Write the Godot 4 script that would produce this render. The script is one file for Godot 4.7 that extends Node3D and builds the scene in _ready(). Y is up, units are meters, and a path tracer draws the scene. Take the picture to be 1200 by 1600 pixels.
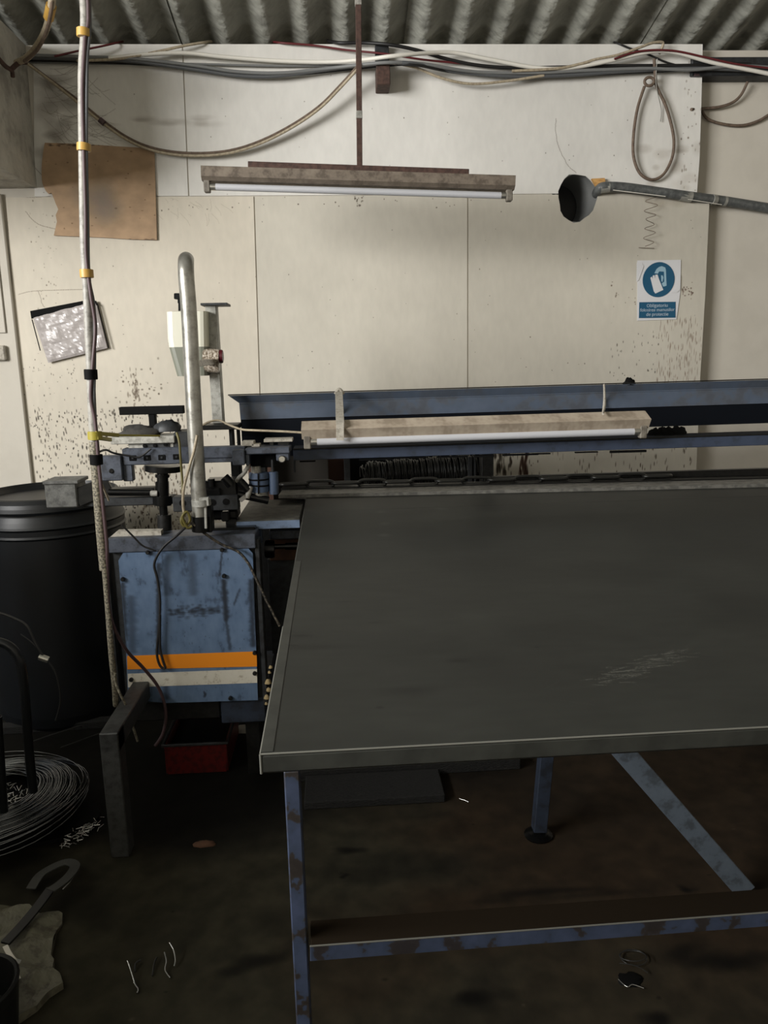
extends Node3D
# A fence-wire workshop: a dark steel table and a blue weaving machine against a dirty white panelled wall.
# Metres, y up; the back wall's face is z = 0 and the room opens towards +z.

var rng := RandomNumberGenerator.new()
var M := {}

# ---------------------------------------------------------------- shapes
func S() -> SurfaceTool:
	var st := SurfaceTool.new()
	st.begin(Mesh.PRIMITIVE_TRIANGLES)
	return st

func vert(st: SurfaceTool, p: Vector3, n: Vector3, uv: Vector2) -> void:
	st.set_normal(n)
	st.set_uv(uv)
	st.add_vertex(p)

func tri(st: SurfaceTool, a: Vector3, b: Vector3, c: Vector3, out: Vector3, ua := Vector2.ZERO, ub := Vector2.ZERO, uc := Vector2.ZERO) -> void:
	var n := (a - c).cross(a - b)
	if n.length_squared() < 1e-18:
		return
	n = n.normalized()
	if n.dot(out) < 0.0:
		n = -n
		vert(st, a, n, ua); vert(st, c, n, uc); vert(st, b, n, ub)
	else:
		vert(st, a, n, ua); vert(st, b, n, ub); vert(st, c, n, uc)

func quad(st: SurfaceTool, a: Vector3, b: Vector3, c: Vector3, d: Vector3, out: Vector3) -> void:
	tri(st, a, b, c, out)
	tri(st, a, c, d, out)

# chamfered box between two corners, optionally turned about its centre
func box(st: SurfaceTool, p: Vector3, q: Vector3, bev := 0.002, turn := Basis.IDENTITY) -> void:
	var mid := (p + q) / 2.0
	var h := (p - q).abs() / 2.0
	bev = minf(bev, minf(h.x, minf(h.y, h.z)) * 0.45)
	var corner := {}
	for sx in [-1, 1]:
		for sy in [-1, 1]:
			for sz in [-1, 1]:
				var c := Vector3(sx * h.x, sy * h.y, sz * h.z)
				for ax in 3:
					var v := c
					for k in 3:
						if k != ax:
							v[k] -= signf(c[k]) * bev
					corner[[sx, sy, sz, ax]] = mid + turn * v
	for ax in 3:
		var u := (ax + 1) % 3
		var w := (ax + 2) % 3
		for s in [-1, 1]:
			var ring := []
			for t in [[-1, -1], [1, -1], [1, 1], [-1, 1]]:
				var k := [0, 0, 0]
				k[ax] = s; k[u] = t[0]; k[w] = t[1]
				ring.append(corner[[k[0], k[1], k[2], ax]])
			var o := Vector3.ZERO
			o[ax] = s
			quad(st, ring[0], ring[1], ring[2], ring[3], turn * o)
		for su in [-1, 1]:
			for sw in [-1, 1]:
				var a := [0, 0, 0]
				var b := [0, 0, 0]
				a[u] = su; a[w] = sw; a[ax] = -1
				b[u] = su; b[w] = sw; b[ax] = 1
				var o := Vector3.ZERO
				o[u] = su; o[w] = sw
				quad(st, corner[[a[0], a[1], a[2], u]], corner[[b[0], b[1], b[2], u]], corner[[b[0], b[1], b[2], w]], corner[[a[0], a[1], a[2], w]], turn * o)
	for sx in [-1, 1]:
		for sy in [-1, 1]:
			for sz in [-1, 1]:
				tri(st, corner[[sx, sy, sz, 0]], corner[[sx, sy, sz, 1]], corner[[sx, sy, sz, 2]], turn * Vector3(sx, sy, sz))

# a box whose front face spans a..b on a plane of constant z and that reaches back
func slab(st: SurfaceTool, a: Vector3, b: Vector3, depth: float, bev := 0.002) -> void:
	box(st, a, Vector3(b.x, b.y, a.z - depth), bev)

# a bar of rectangular section from a to b
func bar(st: SurfaceTool, a: Vector3, b: Vector3, wide: float, thick: float, up := Vector3.UP, bev := 0.0015) -> void:
	var y := (b - a).normalized()
	var x := up.cross(y)
	if x.length() < 0.01:
		x = Vector3.RIGHT.cross(y)
	x = x.normalized()
	var z := x.cross(y).normalized()
	var m := (a + b) / 2.0
	var h := Vector3(wide, (b - a).length(), thick) / 2.0
	box(st, m - h, m + h, bev, Basis(x, y, z))

func smooth(pts: Array, n := 6) -> PackedVector3Array:
	var out := PackedVector3Array()
	for i in pts.size() - 1:
		var p0: Vector3 = pts[maxi(i - 1, 0)]
		var p1: Vector3 = pts[i]
		var p2: Vector3 = pts[i + 1]
		var p3: Vector3 = pts[mini(i + 2, pts.size() - 1)]
		for k in n:
			out.append(p1.cubic_interpolate(p2, p0, p3, float(k) / n))
	out.append(pts[-1])
	return out

# round sweep along points; radius one number or one per point
func tube(st: SurfaceTool, pts: PackedVector3Array, radius: Variant, sides := 10, closed := false) -> void:
	var n := pts.size()
	var rings := []
	var x := Vector3.ZERO
	for i in n:
		var a := pts[maxi(i - 1, 0)]
		var b := pts[mini(i + 1, n - 1)]
		if closed:
			a = pts[(i - 1 + n) % n]
			b = pts[(i + 1) % n]
		var t := (b - a).normalized()
		if x == Vector3.ZERO:
			x = t.cross(Vector3.UP if absf(t.y) < 0.9 else Vector3.RIGHT).normalized()
		x = (x - t * x.dot(t)).normalized()
		var y := t.cross(x)
		var r: float = radius[i] if radius is Array or radius is PackedFloat32Array else radius
		var ring := []
		for k in sides:
			var d := x * cos(TAU * k / sides) + y * sin(TAU * k / sides)
			ring.append([pts[i] + d * r, d])
		rings.append(ring)
	for i in (n if closed else n - 1):
		var p: Array = rings[i]
		var q: Array = rings[(i + 1) % n]
		for k in sides:
			var l := (k + 1) % sides
			face4(st, p[k], p[l], q[l], q[k])
	if not closed:
		for e in [0, n - 1]:
			var o := (pts[e] - pts[1 if e == 0 else n - 2]).normalized()
			for k in sides:
				tri(st, pts[e], rings[e][k][0], rings[e][(k + 1) % sides][0], o)

func face4(st: SurfaceTool, a: Array, b: Array, c: Array, d: Array) -> void:
	for t in [[a, b, c], [a, c, d]]:
		var p: Vector3 = t[0][0]
		var q: Vector3 = t[1][0]
		var r: Vector3 = t[2][0]
		var n := (p - r).cross(p - q)
		var order := [0, 1, 2] if n.dot(t[0][1] + t[1][1] + t[2][1]) >= 0.0 else [0, 2, 1]
		for k in order:
			vert(st, t[k][0], t[k][1], Vector2.ZERO)

func cyl(st: SurfaceTool, a: Vector3, b: Vector3, r: float, sides := 16, bev := 0.0) -> void:
	if bev > 0.0:
		var d := (b - a).normalized() * bev
		tube(st, PackedVector3Array([a, a + d * 0.3, a + d, b - d, b - d * 0.3, b]), [r - bev, r - bev * 0.3, r, r, r - bev * 0.3, r - bev], sides)
	else:
		tube(st, PackedVector3Array([a, b]), r, sides)

# profile of [radius, height] turned about the vertical through c
func lathe(st: SurfaceTool, c: Vector3, profile: Array, sides := 32) -> void:
	for i in profile.size() - 1:
		var r0: float = profile[i][0]
		var h0: float = profile[i][1]
		var r1: float = profile[i + 1][0]
		var h1: float = profile[i + 1][1]
		var slope := Vector2(h1 - h0, r0 - r1).normalized()
		for k in sides:
			var row := []
			for t in [TAU * k / sides, TAU * (k + 1) / sides]:
				var d := Vector3(cos(t), 0, sin(t))
				row.append([c + d * r0 + Vector3.UP * h0, d * slope.x + Vector3.UP * slope.y])
				row.append([c + d * r1 + Vector3.UP * h1, d * slope.x + Vector3.UP * slope.y])
			face4(st, row[0], row[2], row[3], row[1])

# outline (2D) carried into space by o + x * u + y * v and given a thickness along -n; uv is the outline itself through uvs
func plate(st: SurfaceTool, outline: PackedVector2Array, o: Vector3, u: Vector3, v: Vector3, thick: float, uv_from := Vector2.ZERO, uv_size := Vector2.ONE) -> void:
	var n := u.cross(v).normalized()
	var ids := Geometry2D.triangulate_polygon(outline)
	var w := func(p: Vector2) -> Vector3: return o + u * p.x + v * p.y
	var t := func(p: Vector2) -> Vector2: return Vector2((p.x - uv_from.x) / uv_size.x, 1.0 - (p.y - uv_from.y) / uv_size.y)
	for i in range(0, ids.size(), 3):
		var a := outline[ids[i]]
		var b := outline[ids[i + 1]]
		var c := outline[ids[i + 2]]
		tri(st, w.call(a), w.call(b), w.call(c), n, t.call(a), t.call(b), t.call(c))
		tri(st, w.call(a) - n * thick, w.call(b) - n * thick, w.call(c) - n * thick, -n, t.call(a), t.call(b), t.call(c))
	var clockwise := Geometry2D.is_polygon_clockwise(outline)
	for i in outline.size():
		var a := outline[i]
		var b := outline[(i + 1) % outline.size()]
		var e := (b - a).orthogonal() * (1.0 if clockwise else -1.0)
		var pa: Vector3 = w.call(a)
		var pb: Vector3 = w.call(b)
		var out := -(u * e.x + v * e.y)
		tri(st, pa, pb, pb - n * thick, out, t.call(a), t.call(b), t.call(b))
		tri(st, pa, pb - n * thick, pa - n * thick, out, t.call(a), t.call(b), t.call(a))

func wall_plate(st: SurfaceTool, pts: Array, thick: float, uv_from := Vector2.ZERO, uv_size := Vector2.ONE) -> void:
	var out := PackedVector2Array()
	for p in pts:
		out.append(Vector2(p.x, p.y))
	plate(st, out, Vector3(0, 0, pts[0].z), Vector3.RIGHT, Vector3.UP, thick, uv_from, uv_size)

# ---------------------------------------------------------------- naming
var taken := {}
func numbered(called: String) -> String:
	taken[called] = taken.get(called, 0) + 1
	return called if taken[called] == 1 else "%s_%03d" % [called, taken[called] - 1]

func tag(o: Node3D, label: String, category: String, group := "", kind := "") -> Node3D:
	if label: o.set_meta("label", label)
	if category: o.set_meta("category", category)
	if group: o.set_meta("group", group)
	if kind: o.set_meta("kind", kind)
	return o

func thing(called: String, base: Vector3, label: String, category: String, group := "") -> Node3D:
	var o := Node3D.new()
	o.name = numbered(called)
	o.position = base
	add_child(o, true)
	return tag(o, label, category, group)

# commits a SurfaceTool (world metres) as one named mesh under a thing, a part or the root
func obj(called: String, st: SurfaceTool, m: Material, parent: Node3D = null, label := "") -> MeshInstance3D:
	var o := MeshInstance3D.new()
	o.mesh = st.commit()
	o.material_override = m
	o.name = called if parent else numbered(called)
	if parent:
		parent.add_child(o, true)
		if parent.get_parent() == self and not parent is MeshInstance3D:
			o.position = -parent.position
		if label: o.set_meta("label", label)
	else:
		add_child(o, true)
	return o

func single(called: String, st: SurfaceTool, m: Material, label: String, category: String, group := "") -> MeshInstance3D:
	var o := obj(called, st, m)
	tag(o, label, category, group)
	return o

func structure(called: String, st: SurfaceTool, m: Material) -> MeshInstance3D:
	var o := obj(called, st, m)
	o.set_meta("kind", "structure")
	return o

# ---------------------------------------------------------------- materials
func mat(c: Color, rough: float, metal := 0.0) -> StandardMaterial3D:
	var m := StandardMaterial3D.new()
	m.albedo_color = c
	m.roughness = rough
	m.metallic = metal
	return m

func noise_image(size: int, freq: float, seed_: int, octaves := 4) -> Image:
	var n := FastNoiseLite.new()
	n.seed = seed_
	n.frequency = freq
	n.fractal_octaves = octaves
	return n.get_seamless_image(size, size)

# two or three colours mixed by two layers of noise, wrapped over the world
func grimy(stops: Array, at: Array, freq: float, scale: float, rough: float, metal := 0.0, seed_ := 1, bump := 0.0, stretch := Vector3.ONE, calm := 0.5) -> StandardMaterial3D:
	var size := 256
	var a := noise_image(size, freq, seed_, 5).get_data()
	var b := noise_image(size, freq * 5.0, seed_ + 50, 3).get_data()
	var bytes := PackedByteArray()
	bytes.resize(size * size * 3)
	var g := Gradient.new()
	var mean := Color(0, 0, 0)
	for c in stops:
		mean += c / stops.size()
	g.offsets = PackedFloat32Array(at)
	var cs := PackedColorArray()
	for c in stops:
		cs.append(c.lerp(mean, calm))
	g.colors = cs
	for i in size * size:
		var c := g.sample((a[i] * 0.72 + b[i] * 0.28) / 255.0)
		bytes[i * 3] = int(c.r * 255.0)
		bytes[i * 3 + 1] = int(c.g * 255.0)
		bytes[i * 3 + 2] = int(c.b * 255.0)
	var m := mat(Color.WHITE, rough, metal)
	m.albedo_texture = ImageTexture.create_from_image(Image.create_from_data(size, size, false, Image.FORMAT_RGB8, bytes))
	m.uv1_triplanar = true
	m.uv1_world_triplanar = true
	m.uv1_scale = stretch * scale
	if bump > 0.0:
		m.heightmap_enabled = true
		m.heightmap_scale = bump
		m.heightmap_texture = ImageTexture.create_from_image(noise_image(size, freq * 3.0, seed_ + 9, 5))
	return m

func blot(im: Image, x: float, y: float, rx: float, ry: float, c: Color, alpha: float, soft := 0.5) -> void:
	for j in range(maxi(0, int(y - ry)), mini(im.get_height(), int(y + ry) + 2)):
		for i in range(maxi(0, int(x - rx)), mini(im.get_width(), int(x + rx) + 2)):
			var d := Vector2((i - x) / maxf(rx, 0.6), (j - y) / maxf(ry, 0.6)).length()
			if d < 1.0:
				var k := alpha * clampf((1.0 - d) / soft, 0.0, 1.0)
				im.set_pixel(i, j, im.get_pixel(i, j).lerp(c, k))

func scratch(im: Image, pts: Array, r: float, c: Color, alpha: float) -> void:
	for i in pts.size() - 1:
		var a: Vector2 = pts[i]
		var b: Vector2 = pts[i + 1]
		var n := maxi(1, int(a.distance_to(b) / maxf(r, 0.7)))
		for k in n:
			var p := a.lerp(b, float(k) / n)
			blot(im, p.x + rng.randf_range(-0.6, 0.6), p.y, r, r, c, alpha, 0.8)

const WALL0 := Vector2(-1.75, -0.02)
const WALL_SIZE := Vector2(3.7, 2.96)
const WALL_W := 1850
const WALL_H := 1480
func on_wall(p: Vector3) -> Vector2:
	return Vector2((p.x - WALL0.x) / WALL_SIZE.x * WALL_W, (1.0 - (p.y - WALL0.y) / WALL_SIZE.y) * WALL_H)

func spatter(im: Image, a: Vector3, b: Vector3, count: int, rx: Vector2, ry: Vector2, c: Color, alpha: float, tight := false) -> void:
	var p := on_wall(a)
	var q := on_wall(b)
	for i in count:
		var t := Vector2(rng.randf(), rng.randf())
		if tight:
			t = Vector2(clampf(rng.randfn(0.5, 0.2), 0, 1), clampf(rng.randfn(0.5, 0.22), 0, 1))
		var at := p + (q - p) * t
		var w := rng.randf_range(rx.x, rx.y)
		var h := rng.randf_range(ry.x, ry.y)
		var k := c.lerp(Color(0.25, 0.2, 0.16), rng.randf() * 0.5)
		blot(im, at.x, at.y, w, h, k, alpha * rng.randf_range(0.45, 1.0), 0.6)

func wall_material() -> StandardMaterial3D:
	var big := noise_image(512, 0.006, 11, 4).get_data()
	var fine := noise_image(512, 0.05, 12, 3).get_data()
	var bytes := PackedByteArray()
	bytes.resize(WALL_W * WALL_H * 3)
	var base := Color(0.875, 0.865, 0.84)
	var i := 0
	for y in WALL_H:
		for x in WALL_W:
			var k := 0.93 + 0.10 * big[(y / 3 % 512) * 512 + x / 3 % 512] / 255.0 + 0.035 * (fine[(y * 2 / 5 % 512) * 512 + x % 512] / 255.0 - 0.5)
			bytes[i] = mini(255, int(base.r * 255.0 * k))
			bytes[i + 1] = mini(255, int(base.g * 255.0 * k))
			bytes[i + 2] = mini(255, int(base.b * 255.0 * k))
			i += 3
	var im := Image.create_from_data(WALL_W, WALL_H, false, Image.FORMAT_RGB8, bytes)
	var black := Color(0.09, 0.08, 0.07)
	var brown := Color(0.22, 0.15, 0.1)
	# oil and tar spatter round the machine
	spatter(im, Vector3(-1.5002, 1.2656, 0), Vector3(-0.7692, 0.6272, 0), 900, Vector2(0.8, 2.6), Vector2(1.5, 7.0), black, 0.85)
	spatter(im, Vector3(-1.0299, 1.0992, 0), Vector3(-0.7059, 0.625, 0), 330, Vector2(0.9, 3.0), Vector2(1.5, 8.5), brown, 0.85)
	spatter(im, Vector3(-1.1619, 1.4994, 0), Vector3(-0.8057, 1.2175, 0), 60, Vector2(1.2, 4.0), Vector2(1.2, 4.5), Color(0.35, 0.32, 0.28), 0.75, true)
	spatter(im, Vector3(-1.0295, 1.4666, 0), Vector3(-0.9562, 1.2521, 0), 40, Vector2(1.5, 3.5), Vector2(3.0, 9.0), Color(0.42, 0.38, 0.34), 0.6, true)
	spatter(im, Vector3(-1.5188, 1.5069, 0), Vector3(-1.2619, 1.0743, 0), 90, Vector2(0.7, 1.6), Vector2(1.0, 3.5), black, 0.7)
	spatter(im, Vector3(-0.6695, 1.1831, 0), Vector3(-0.3869, 0.6307, 0), 120, Vector2(0.7, 2.0), Vector2(1.5, 6.0), black, 0.8)
	# rusty streaks near the right edge
	spatter(im, Vector3(1.5683, 1.6267, 0), Vector3(1.7868, 1.2958, 0), 190, Vector2(0.6, 1.2), Vector2(3.0, 13.0), Color(0.42, 0.3, 0.24), 0.6)
	spatter(im, Vector3(1.3063, 1.8124, 0), Vector3(1.7417, 1.6845, 0), 40, Vector2(0.8, 2.8), Vector2(1.0, 3.0), Color(0.3, 0.22, 0.17), 0.8)
	spatter(im, Vector3(1.3296, 1.6006, 0), Vector3(1.5832, 1.3163, 0), 45, Vector2(0.8, 1.8), Vector2(1.5, 5.0), black, 0.7)
	spatter(im, Vector3(1.6755, 1.7825, 0), Vector3(1.729, 1.7394, 0), 14, Vector2(1.5, 4.0), Vector2(1.5, 4.0), Color(0.25, 0.13, 0.1), 0.9)
	spatter(im, Vector3(0.8446, 1.0164, 0), Vector3(1.7906, 0.8261, 0), 110, Vector2(0.7, 1.8), Vector2(3.0, 11.0), Color(0.2, 0.15, 0.11), 0.85)
	spatter(im, Vector3(0.8835, 1.0154, 0), Vector3(0.9248, 0.8584, 0), 30, Vector2(2.0, 5.0), Vector2(10.0, 22.0), Color(0.2, 0.1, 0.07), 0.9)
	spatter(im, Vector3(0.7216, 1.0198, 0), Vector3(0.8462, 0.8608, 0), 50, Vector2(2.0, 5.0), Vector2(6.0, 20.0), Color(0.16, 0.13, 0.1), 0.85)
	# scattered flecks and nail heads
	spatter(im, Vector3(-1.293, 2.8086, 0), Vector3(1.7793, 1.3118, 0), 150, Vector2(0.6, 1.8), Vector2(0.6, 2.2), Color(0.25, 0.22, 0.19), 0.8)
	spatter(im, Vector3(-0.8065, 2.215, 0), Vector3(1.0472, 2.1613, 0), 26, Vector2(1.2, 2.4), Vector2(1.2, 2.4), Color(0.24, 0.2, 0.17), 0.85)
	spatter(im, Vector3(-1.4375, 2.2491, 0), Vector3(-1.2813, 1.5019, 0), 60, Vector2(0.8, 2.4), Vector2(0.8, 3.0), Color(0.4, 0.37, 0.33), 0.6)
	spatter(im, Vector3(1.6326, 2.8039, 0), Vector3(1.7583, 2.2172, 0), 60, Vector2(0.8, 3.0), Vector2(1.0, 6.0), Color(0.4, 0.34, 0.28), 0.55)
	spatter(im, Vector3(0.0839, 2.217, 0), Vector3(0.1305, 2.1713, 0), 14, Vector2(1.0, 3.0), Vector2(1.0, 4.0), Color(0.2, 0.17, 0.14), 0.9)
	# grey dust and cobweb smears
	spatter(im, Vector3(-1.3151, 2.7306, 0), Vector3(-1.1656, 2.2464, 0), 34, Vector2(10, 40), Vector2(8, 30), Color(0.5, 0.48, 0.45), 0.3)
	spatter(im, Vector3(-1.0627, 2.5846, 0), Vector3(-0.5529, 2.5282, 0), 14, Vector2(20, 60), Vector2(4, 9), Color(0.6, 0.57, 0.53), 0.22)
	spatter(im, Vector3(1.4382, 2.419, 0), Vector3(1.7617, 2.1593, 0), 20, Vector2(8, 30), Vector2(6, 22), Color(0.6, 0.55, 0.48), 0.2)
	var grey := Color(0.4, 0.37, 0.33)
	for k in 26:
		var p := on_wall(Vector3(-1.3039, 2.7045, 0)) + Vector2(rng.randf() * 130, rng.randf() * 150)
		var d := Vector2(rng.randf_range(10, 45), rng.randf_range(-12, 22))
		scratch(im, [p, p + d * 0.5 + Vector2(0, rng.randf() * 8), p + d], 0.8, grey, 0.35)
	for k in 40:
		var p := on_wall(Vector3(-1.3082, 2.7697, 0)) + Vector2(rng.randf() * 110, rng.randf() * 165)
		var q := p + Vector2(rng.randf_range(20, 80), rng.randf_range(10, 70) * (1.0 if k % 3 else -0.5))
		var mid := p.lerp(q, 0.5) + Vector2(rng.randf_range(-8, 8), rng.randf_range(6, 18))
		var strand := []
		for j in 9:
			strand.append(p.lerp(mid, j / 8.0).lerp(mid.lerp(q, j / 8.0), j / 8.0))
		scratch(im, strand, 0.9, Color(0.46, 0.43, 0.39), 0.42)
	for k in 24:
		var p := on_wall(Vector3(-1.1826, 2.2189, 0)) + Vector2(rng.randf() * 330, rng.randf() * 40)
		var d := Vector2(rng.randf_range(-6, 30), rng.randf_range(4, 30))
		scratch(im, [p, p + d * 0.6 + Vector2(3, 0), p + d], 0.7, Color(0.55, 0.52, 0.47), 0.3)
	for line in [[Vector3(-1.5064, 2.1947, 0), Vector3(-1.5114, 1.971, 0), Vector3(-1.5359, 1.5665, 0), Vector3(-1.5458, 1.2055, 0), Vector3(-1.5442, 0.9412, 0)], [Vector3(-1.4926, 1.7992, 0), Vector3(-1.4327, 1.8127, 0), Vector3(-1.324, 1.8166, 0), Vector3(-1.1917, 1.8174, 0)], [Vector3(-1.3977, 1.8121, 0), Vector3(-1.3862, 1.754, 0), Vector3(-1.3759, 1.7393, 0)], [Vector3(-1.3551, 2.3523, 0), Vector3(-1.2803, 2.2475, 0), Vector3(-1.3542, 2.2262, 0), Vector3(-1.4396, 2.2298, 0)], [Vector3(-1.4179, 2.166, 0), Vector3(-1.3664, 2.1097, 0), Vector3(-1.2538, 2.0803, 0)], [Vector3(1.0328, 2.5467, 0), Vector3(1.041, 2.4497, 0), Vector3(1.0888, 2.3514, 0), Vector3(1.1357, 2.3086, 0)], [Vector3(1.8349, 2.4865, 0), Vector3(1.864, 2.5143, 0)]]:
		var run := []
		for p in smooth(line, 5):
			run.append(on_wall(p) + Vector2(rng.randf_range(-1, 1), 0))
		scratch(im, run, 0.9, Color(0.33, 0.29, 0.25), 0.6)
	var m := mat(Color.WHITE, 0.72)
	m.metallic_specular = 0.35
	m.albedo_texture = ImageTexture.create_from_image(im)
	return m

const FLOOR0 := Vector2(-2.5, -4.5)
const FLOOR_SIZE := Vector2(6.0, 5.0)
func floor_material() -> StandardMaterial3D:
	# trodden concrete: oil-black round the machine, rusty brown dust under the table, bare grey-green in front
	var w := 1536
	var h := 1280
	var big := noise_image(512, 0.008, 71, 5).get_data()
	var fine := noise_image(512, 0.04, 72, 5).get_data()
	var bytes := PackedByteArray()
	bytes.resize(w * h * 3)
	var bare := Color8(50, 47, 37)
	var rust := Color8(46, 37, 27)
	var oil := Color8(14, 13, 11)
	for y in h:
		var z := 4.5 - 5.0 + 5.0 * y / h
		for x in w:
			var px := -2.5 + 6.0 * x / w
			var n: float = big[(y / 2 % 512) * 512 + x / 3 % 512] / 255.0
			var f: float = fine[(y % 512) * 512 + x % 512] / 255.0
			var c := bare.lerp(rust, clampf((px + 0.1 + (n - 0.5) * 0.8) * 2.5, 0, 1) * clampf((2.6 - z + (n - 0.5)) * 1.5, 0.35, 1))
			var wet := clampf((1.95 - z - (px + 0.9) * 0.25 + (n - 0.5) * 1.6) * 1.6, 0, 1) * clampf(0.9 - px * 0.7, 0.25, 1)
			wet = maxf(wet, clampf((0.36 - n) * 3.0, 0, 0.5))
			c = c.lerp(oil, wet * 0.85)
			var k := 0.78 + 0.4 * f
			var i := (y * w + x) * 3
			bytes[i] = int(clampf(c.r * k, 0, 1) * 255.0)
			bytes[i + 1] = int(clampf(c.g * k, 0, 1) * 255.0)
			bytes[i + 2] = int(clampf(c.b * k, 0, 1) * 255.0)
	var im := Image.create_from_data(w, h, false, Image.FORMAT_RGB8, bytes)
	var at := func(p: Vector3) -> Vector2: return Vector2((p.x - FLOOR0.x) / FLOOR_SIZE.x * w, (p.z + 0.5) / FLOOR_SIZE.y * h)
	for s in [[Vector3(0.8024, 0, 2.2069), 16, 9], [Vector3(0.9231, 0, 2.2063), 20, 10], [Vector3(0.908, 0, 1.954), 6, 4], [Vector3(-0.0414, 0, 1.8191), 4, 3], [Vector3(0.6507, 0, 2.364), 10, 8], [Vector3(0.2612, 0, 2.2805), 16, 9], [Vector3(-0.0314, 0, 1.7072), 12, 6], [Vector3(-0.2725, 0, 2.1209), 18, 8], [Vector3(0.193, 0, 1.3692), 9, 5], [Vector3(0.5686, 0, 1.944), 40, 6]]:
		var p: Vector2 = at.call(s[0])
		for k in 8:
			blot(im, p.x + rng.randfn() * s[1] * 0.5, p.y + rng.randfn() * s[2] * 0.5, s[1] * 0.7, s[2] * 0.7, Color8(10, 9, 8), 0.3, 0.8)
	for k in 240:
		blot(im, rng.randf() * w, rng.randf() * h, rng.randf_range(0.8, 2.6), rng.randf_range(0.6, 1.8), Color8(12, 11, 9) if k % 3 else Color8(86, 80, 66), 0.5, 0.8)
	var m := mat(Color.WHITE, 0.85)
	m.metallic_specular = 0.25
	m.albedo_texture = ImageTexture.create_from_image(im)
	m.heightmap_enabled = true
	m.heightmap_scale = 0.8
	m.heightmap_texture = ImageTexture.create_from_image(noise_image(512, 0.03, 73, 6))
	return m

func tabletop_material() -> StandardMaterial3D:
	# covers x -0.2..2.0, z 0.85..2.9; u along x, v along z
	var size := 1024
	var big := noise_image(512, 0.008, 31, 5).get_data()
	var fine := noise_image(512, 0.06, 32, 3).get_data()
	var bytes := PackedByteArray()
	bytes.resize(size * size * 3)
	for y in size:
		for x in size:
			var k := 0.80 + 0.26 * big[(y / 2) * 512 + x / 2] / 255.0 + 0.12 * (fine[(y % 512) * 512 + (x / 3) % 512] / 255.0 - 0.5)
			var i := (y * size + x) * 3
			bytes[i] = int(clampf(46.8 * k, 0, 255))
			bytes[i + 1] = int(clampf(47.7 * k, 0, 255))
			bytes[i + 2] = int(clampf(44.1 * k, 0, 255))
	var im := Image.create_from_data(size, size, false, Image.FORMAT_RGB8, bytes)
	var at := func(p: Vector3) -> Vector2: return Vector2((p.x + 0.2) / 2.2, (p.z - 0.85) / 2.05) * size
	var dark := Color(0.1, 0.1, 0.095)
	for s in [[Vector3(-0.0884, 0.95, 2.4203), 14, 5], [Vector3(-0.1092, 0.95, 2.4681), 10, 3], [Vector3(0.0405, 0.95, 2.7405), 4, 3], [Vector3(0.3291, 0.95, 2.5268), 3, 3], [Vector3(0.0503, 0.95, 2.36), 7, 3], [Vector3(0.1828, 0.95, 2.5736), 12, 6], [Vector3(-0.0053, 0.95, 2.2206), 9, 3], [Vector3(0.0907, 0.95, 2.6891), 30, 14], [Vector3(-0.0532, 0.95, 2.4809), 40, 10]]:
		var p: Vector2 = at.call(s[0])
		blot(im, p.x, p.y, s[1], s[2], dark, 0.75 if s[1] < 20 else 0.35, 0.9)
	var c0: Vector2 = at.call(Vector3(0.3869, 0.95, 2.6761))
	var c1: Vector2 = at.call(Vector3(0.5748, 0.95, 2.5756))
	for k in 110:
		var t := rng.randf()
		var p := c0.lerp(c1, t) + Vector2(rng.randf_range(-14, 14), rng.randf_range(-11, 11) * (1.2 - absf(t - 0.3)))
		scratch(im, [p, p + Vector2(rng.randf_range(3, 12), rng.randf_range(-4, 2))], 0.9, Color(0.42, 0.42, 0.39), rng.randf_range(0.2, 0.6))
	for k in 60:
		var p := Vector2(rng.randf(), rng.randf()) * size
		scratch(im, [p, p + Vector2(rng.randf_range(-30, 40), rng.randf_range(-20, 20))], 0.7, Color(0.33, 0.33, 0.31), rng.randf_range(0.08, 0.25))
	for s in [Vector3(0.1213, 0.95, 1.422), Vector3(0.1121, 0.95, 1.5874), Vector3(0.1211, 0.95, 1.2293), Vector3(0.3328, 0.95, 1.2062)]:
		var p: Vector2 = at.call(s)
		blot(im, p.x, p.y, 12, 16, Color(0.36, 0.36, 0.34), 0.4, 1.0)  # pale patches paint a reflection into the top near its back edge
	var m := mat(Color.WHITE, 0.5)
	m.metallic_specular = 0.3
	m.albedo_texture = ImageTexture.create_from_image(im)
	return m

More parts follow.
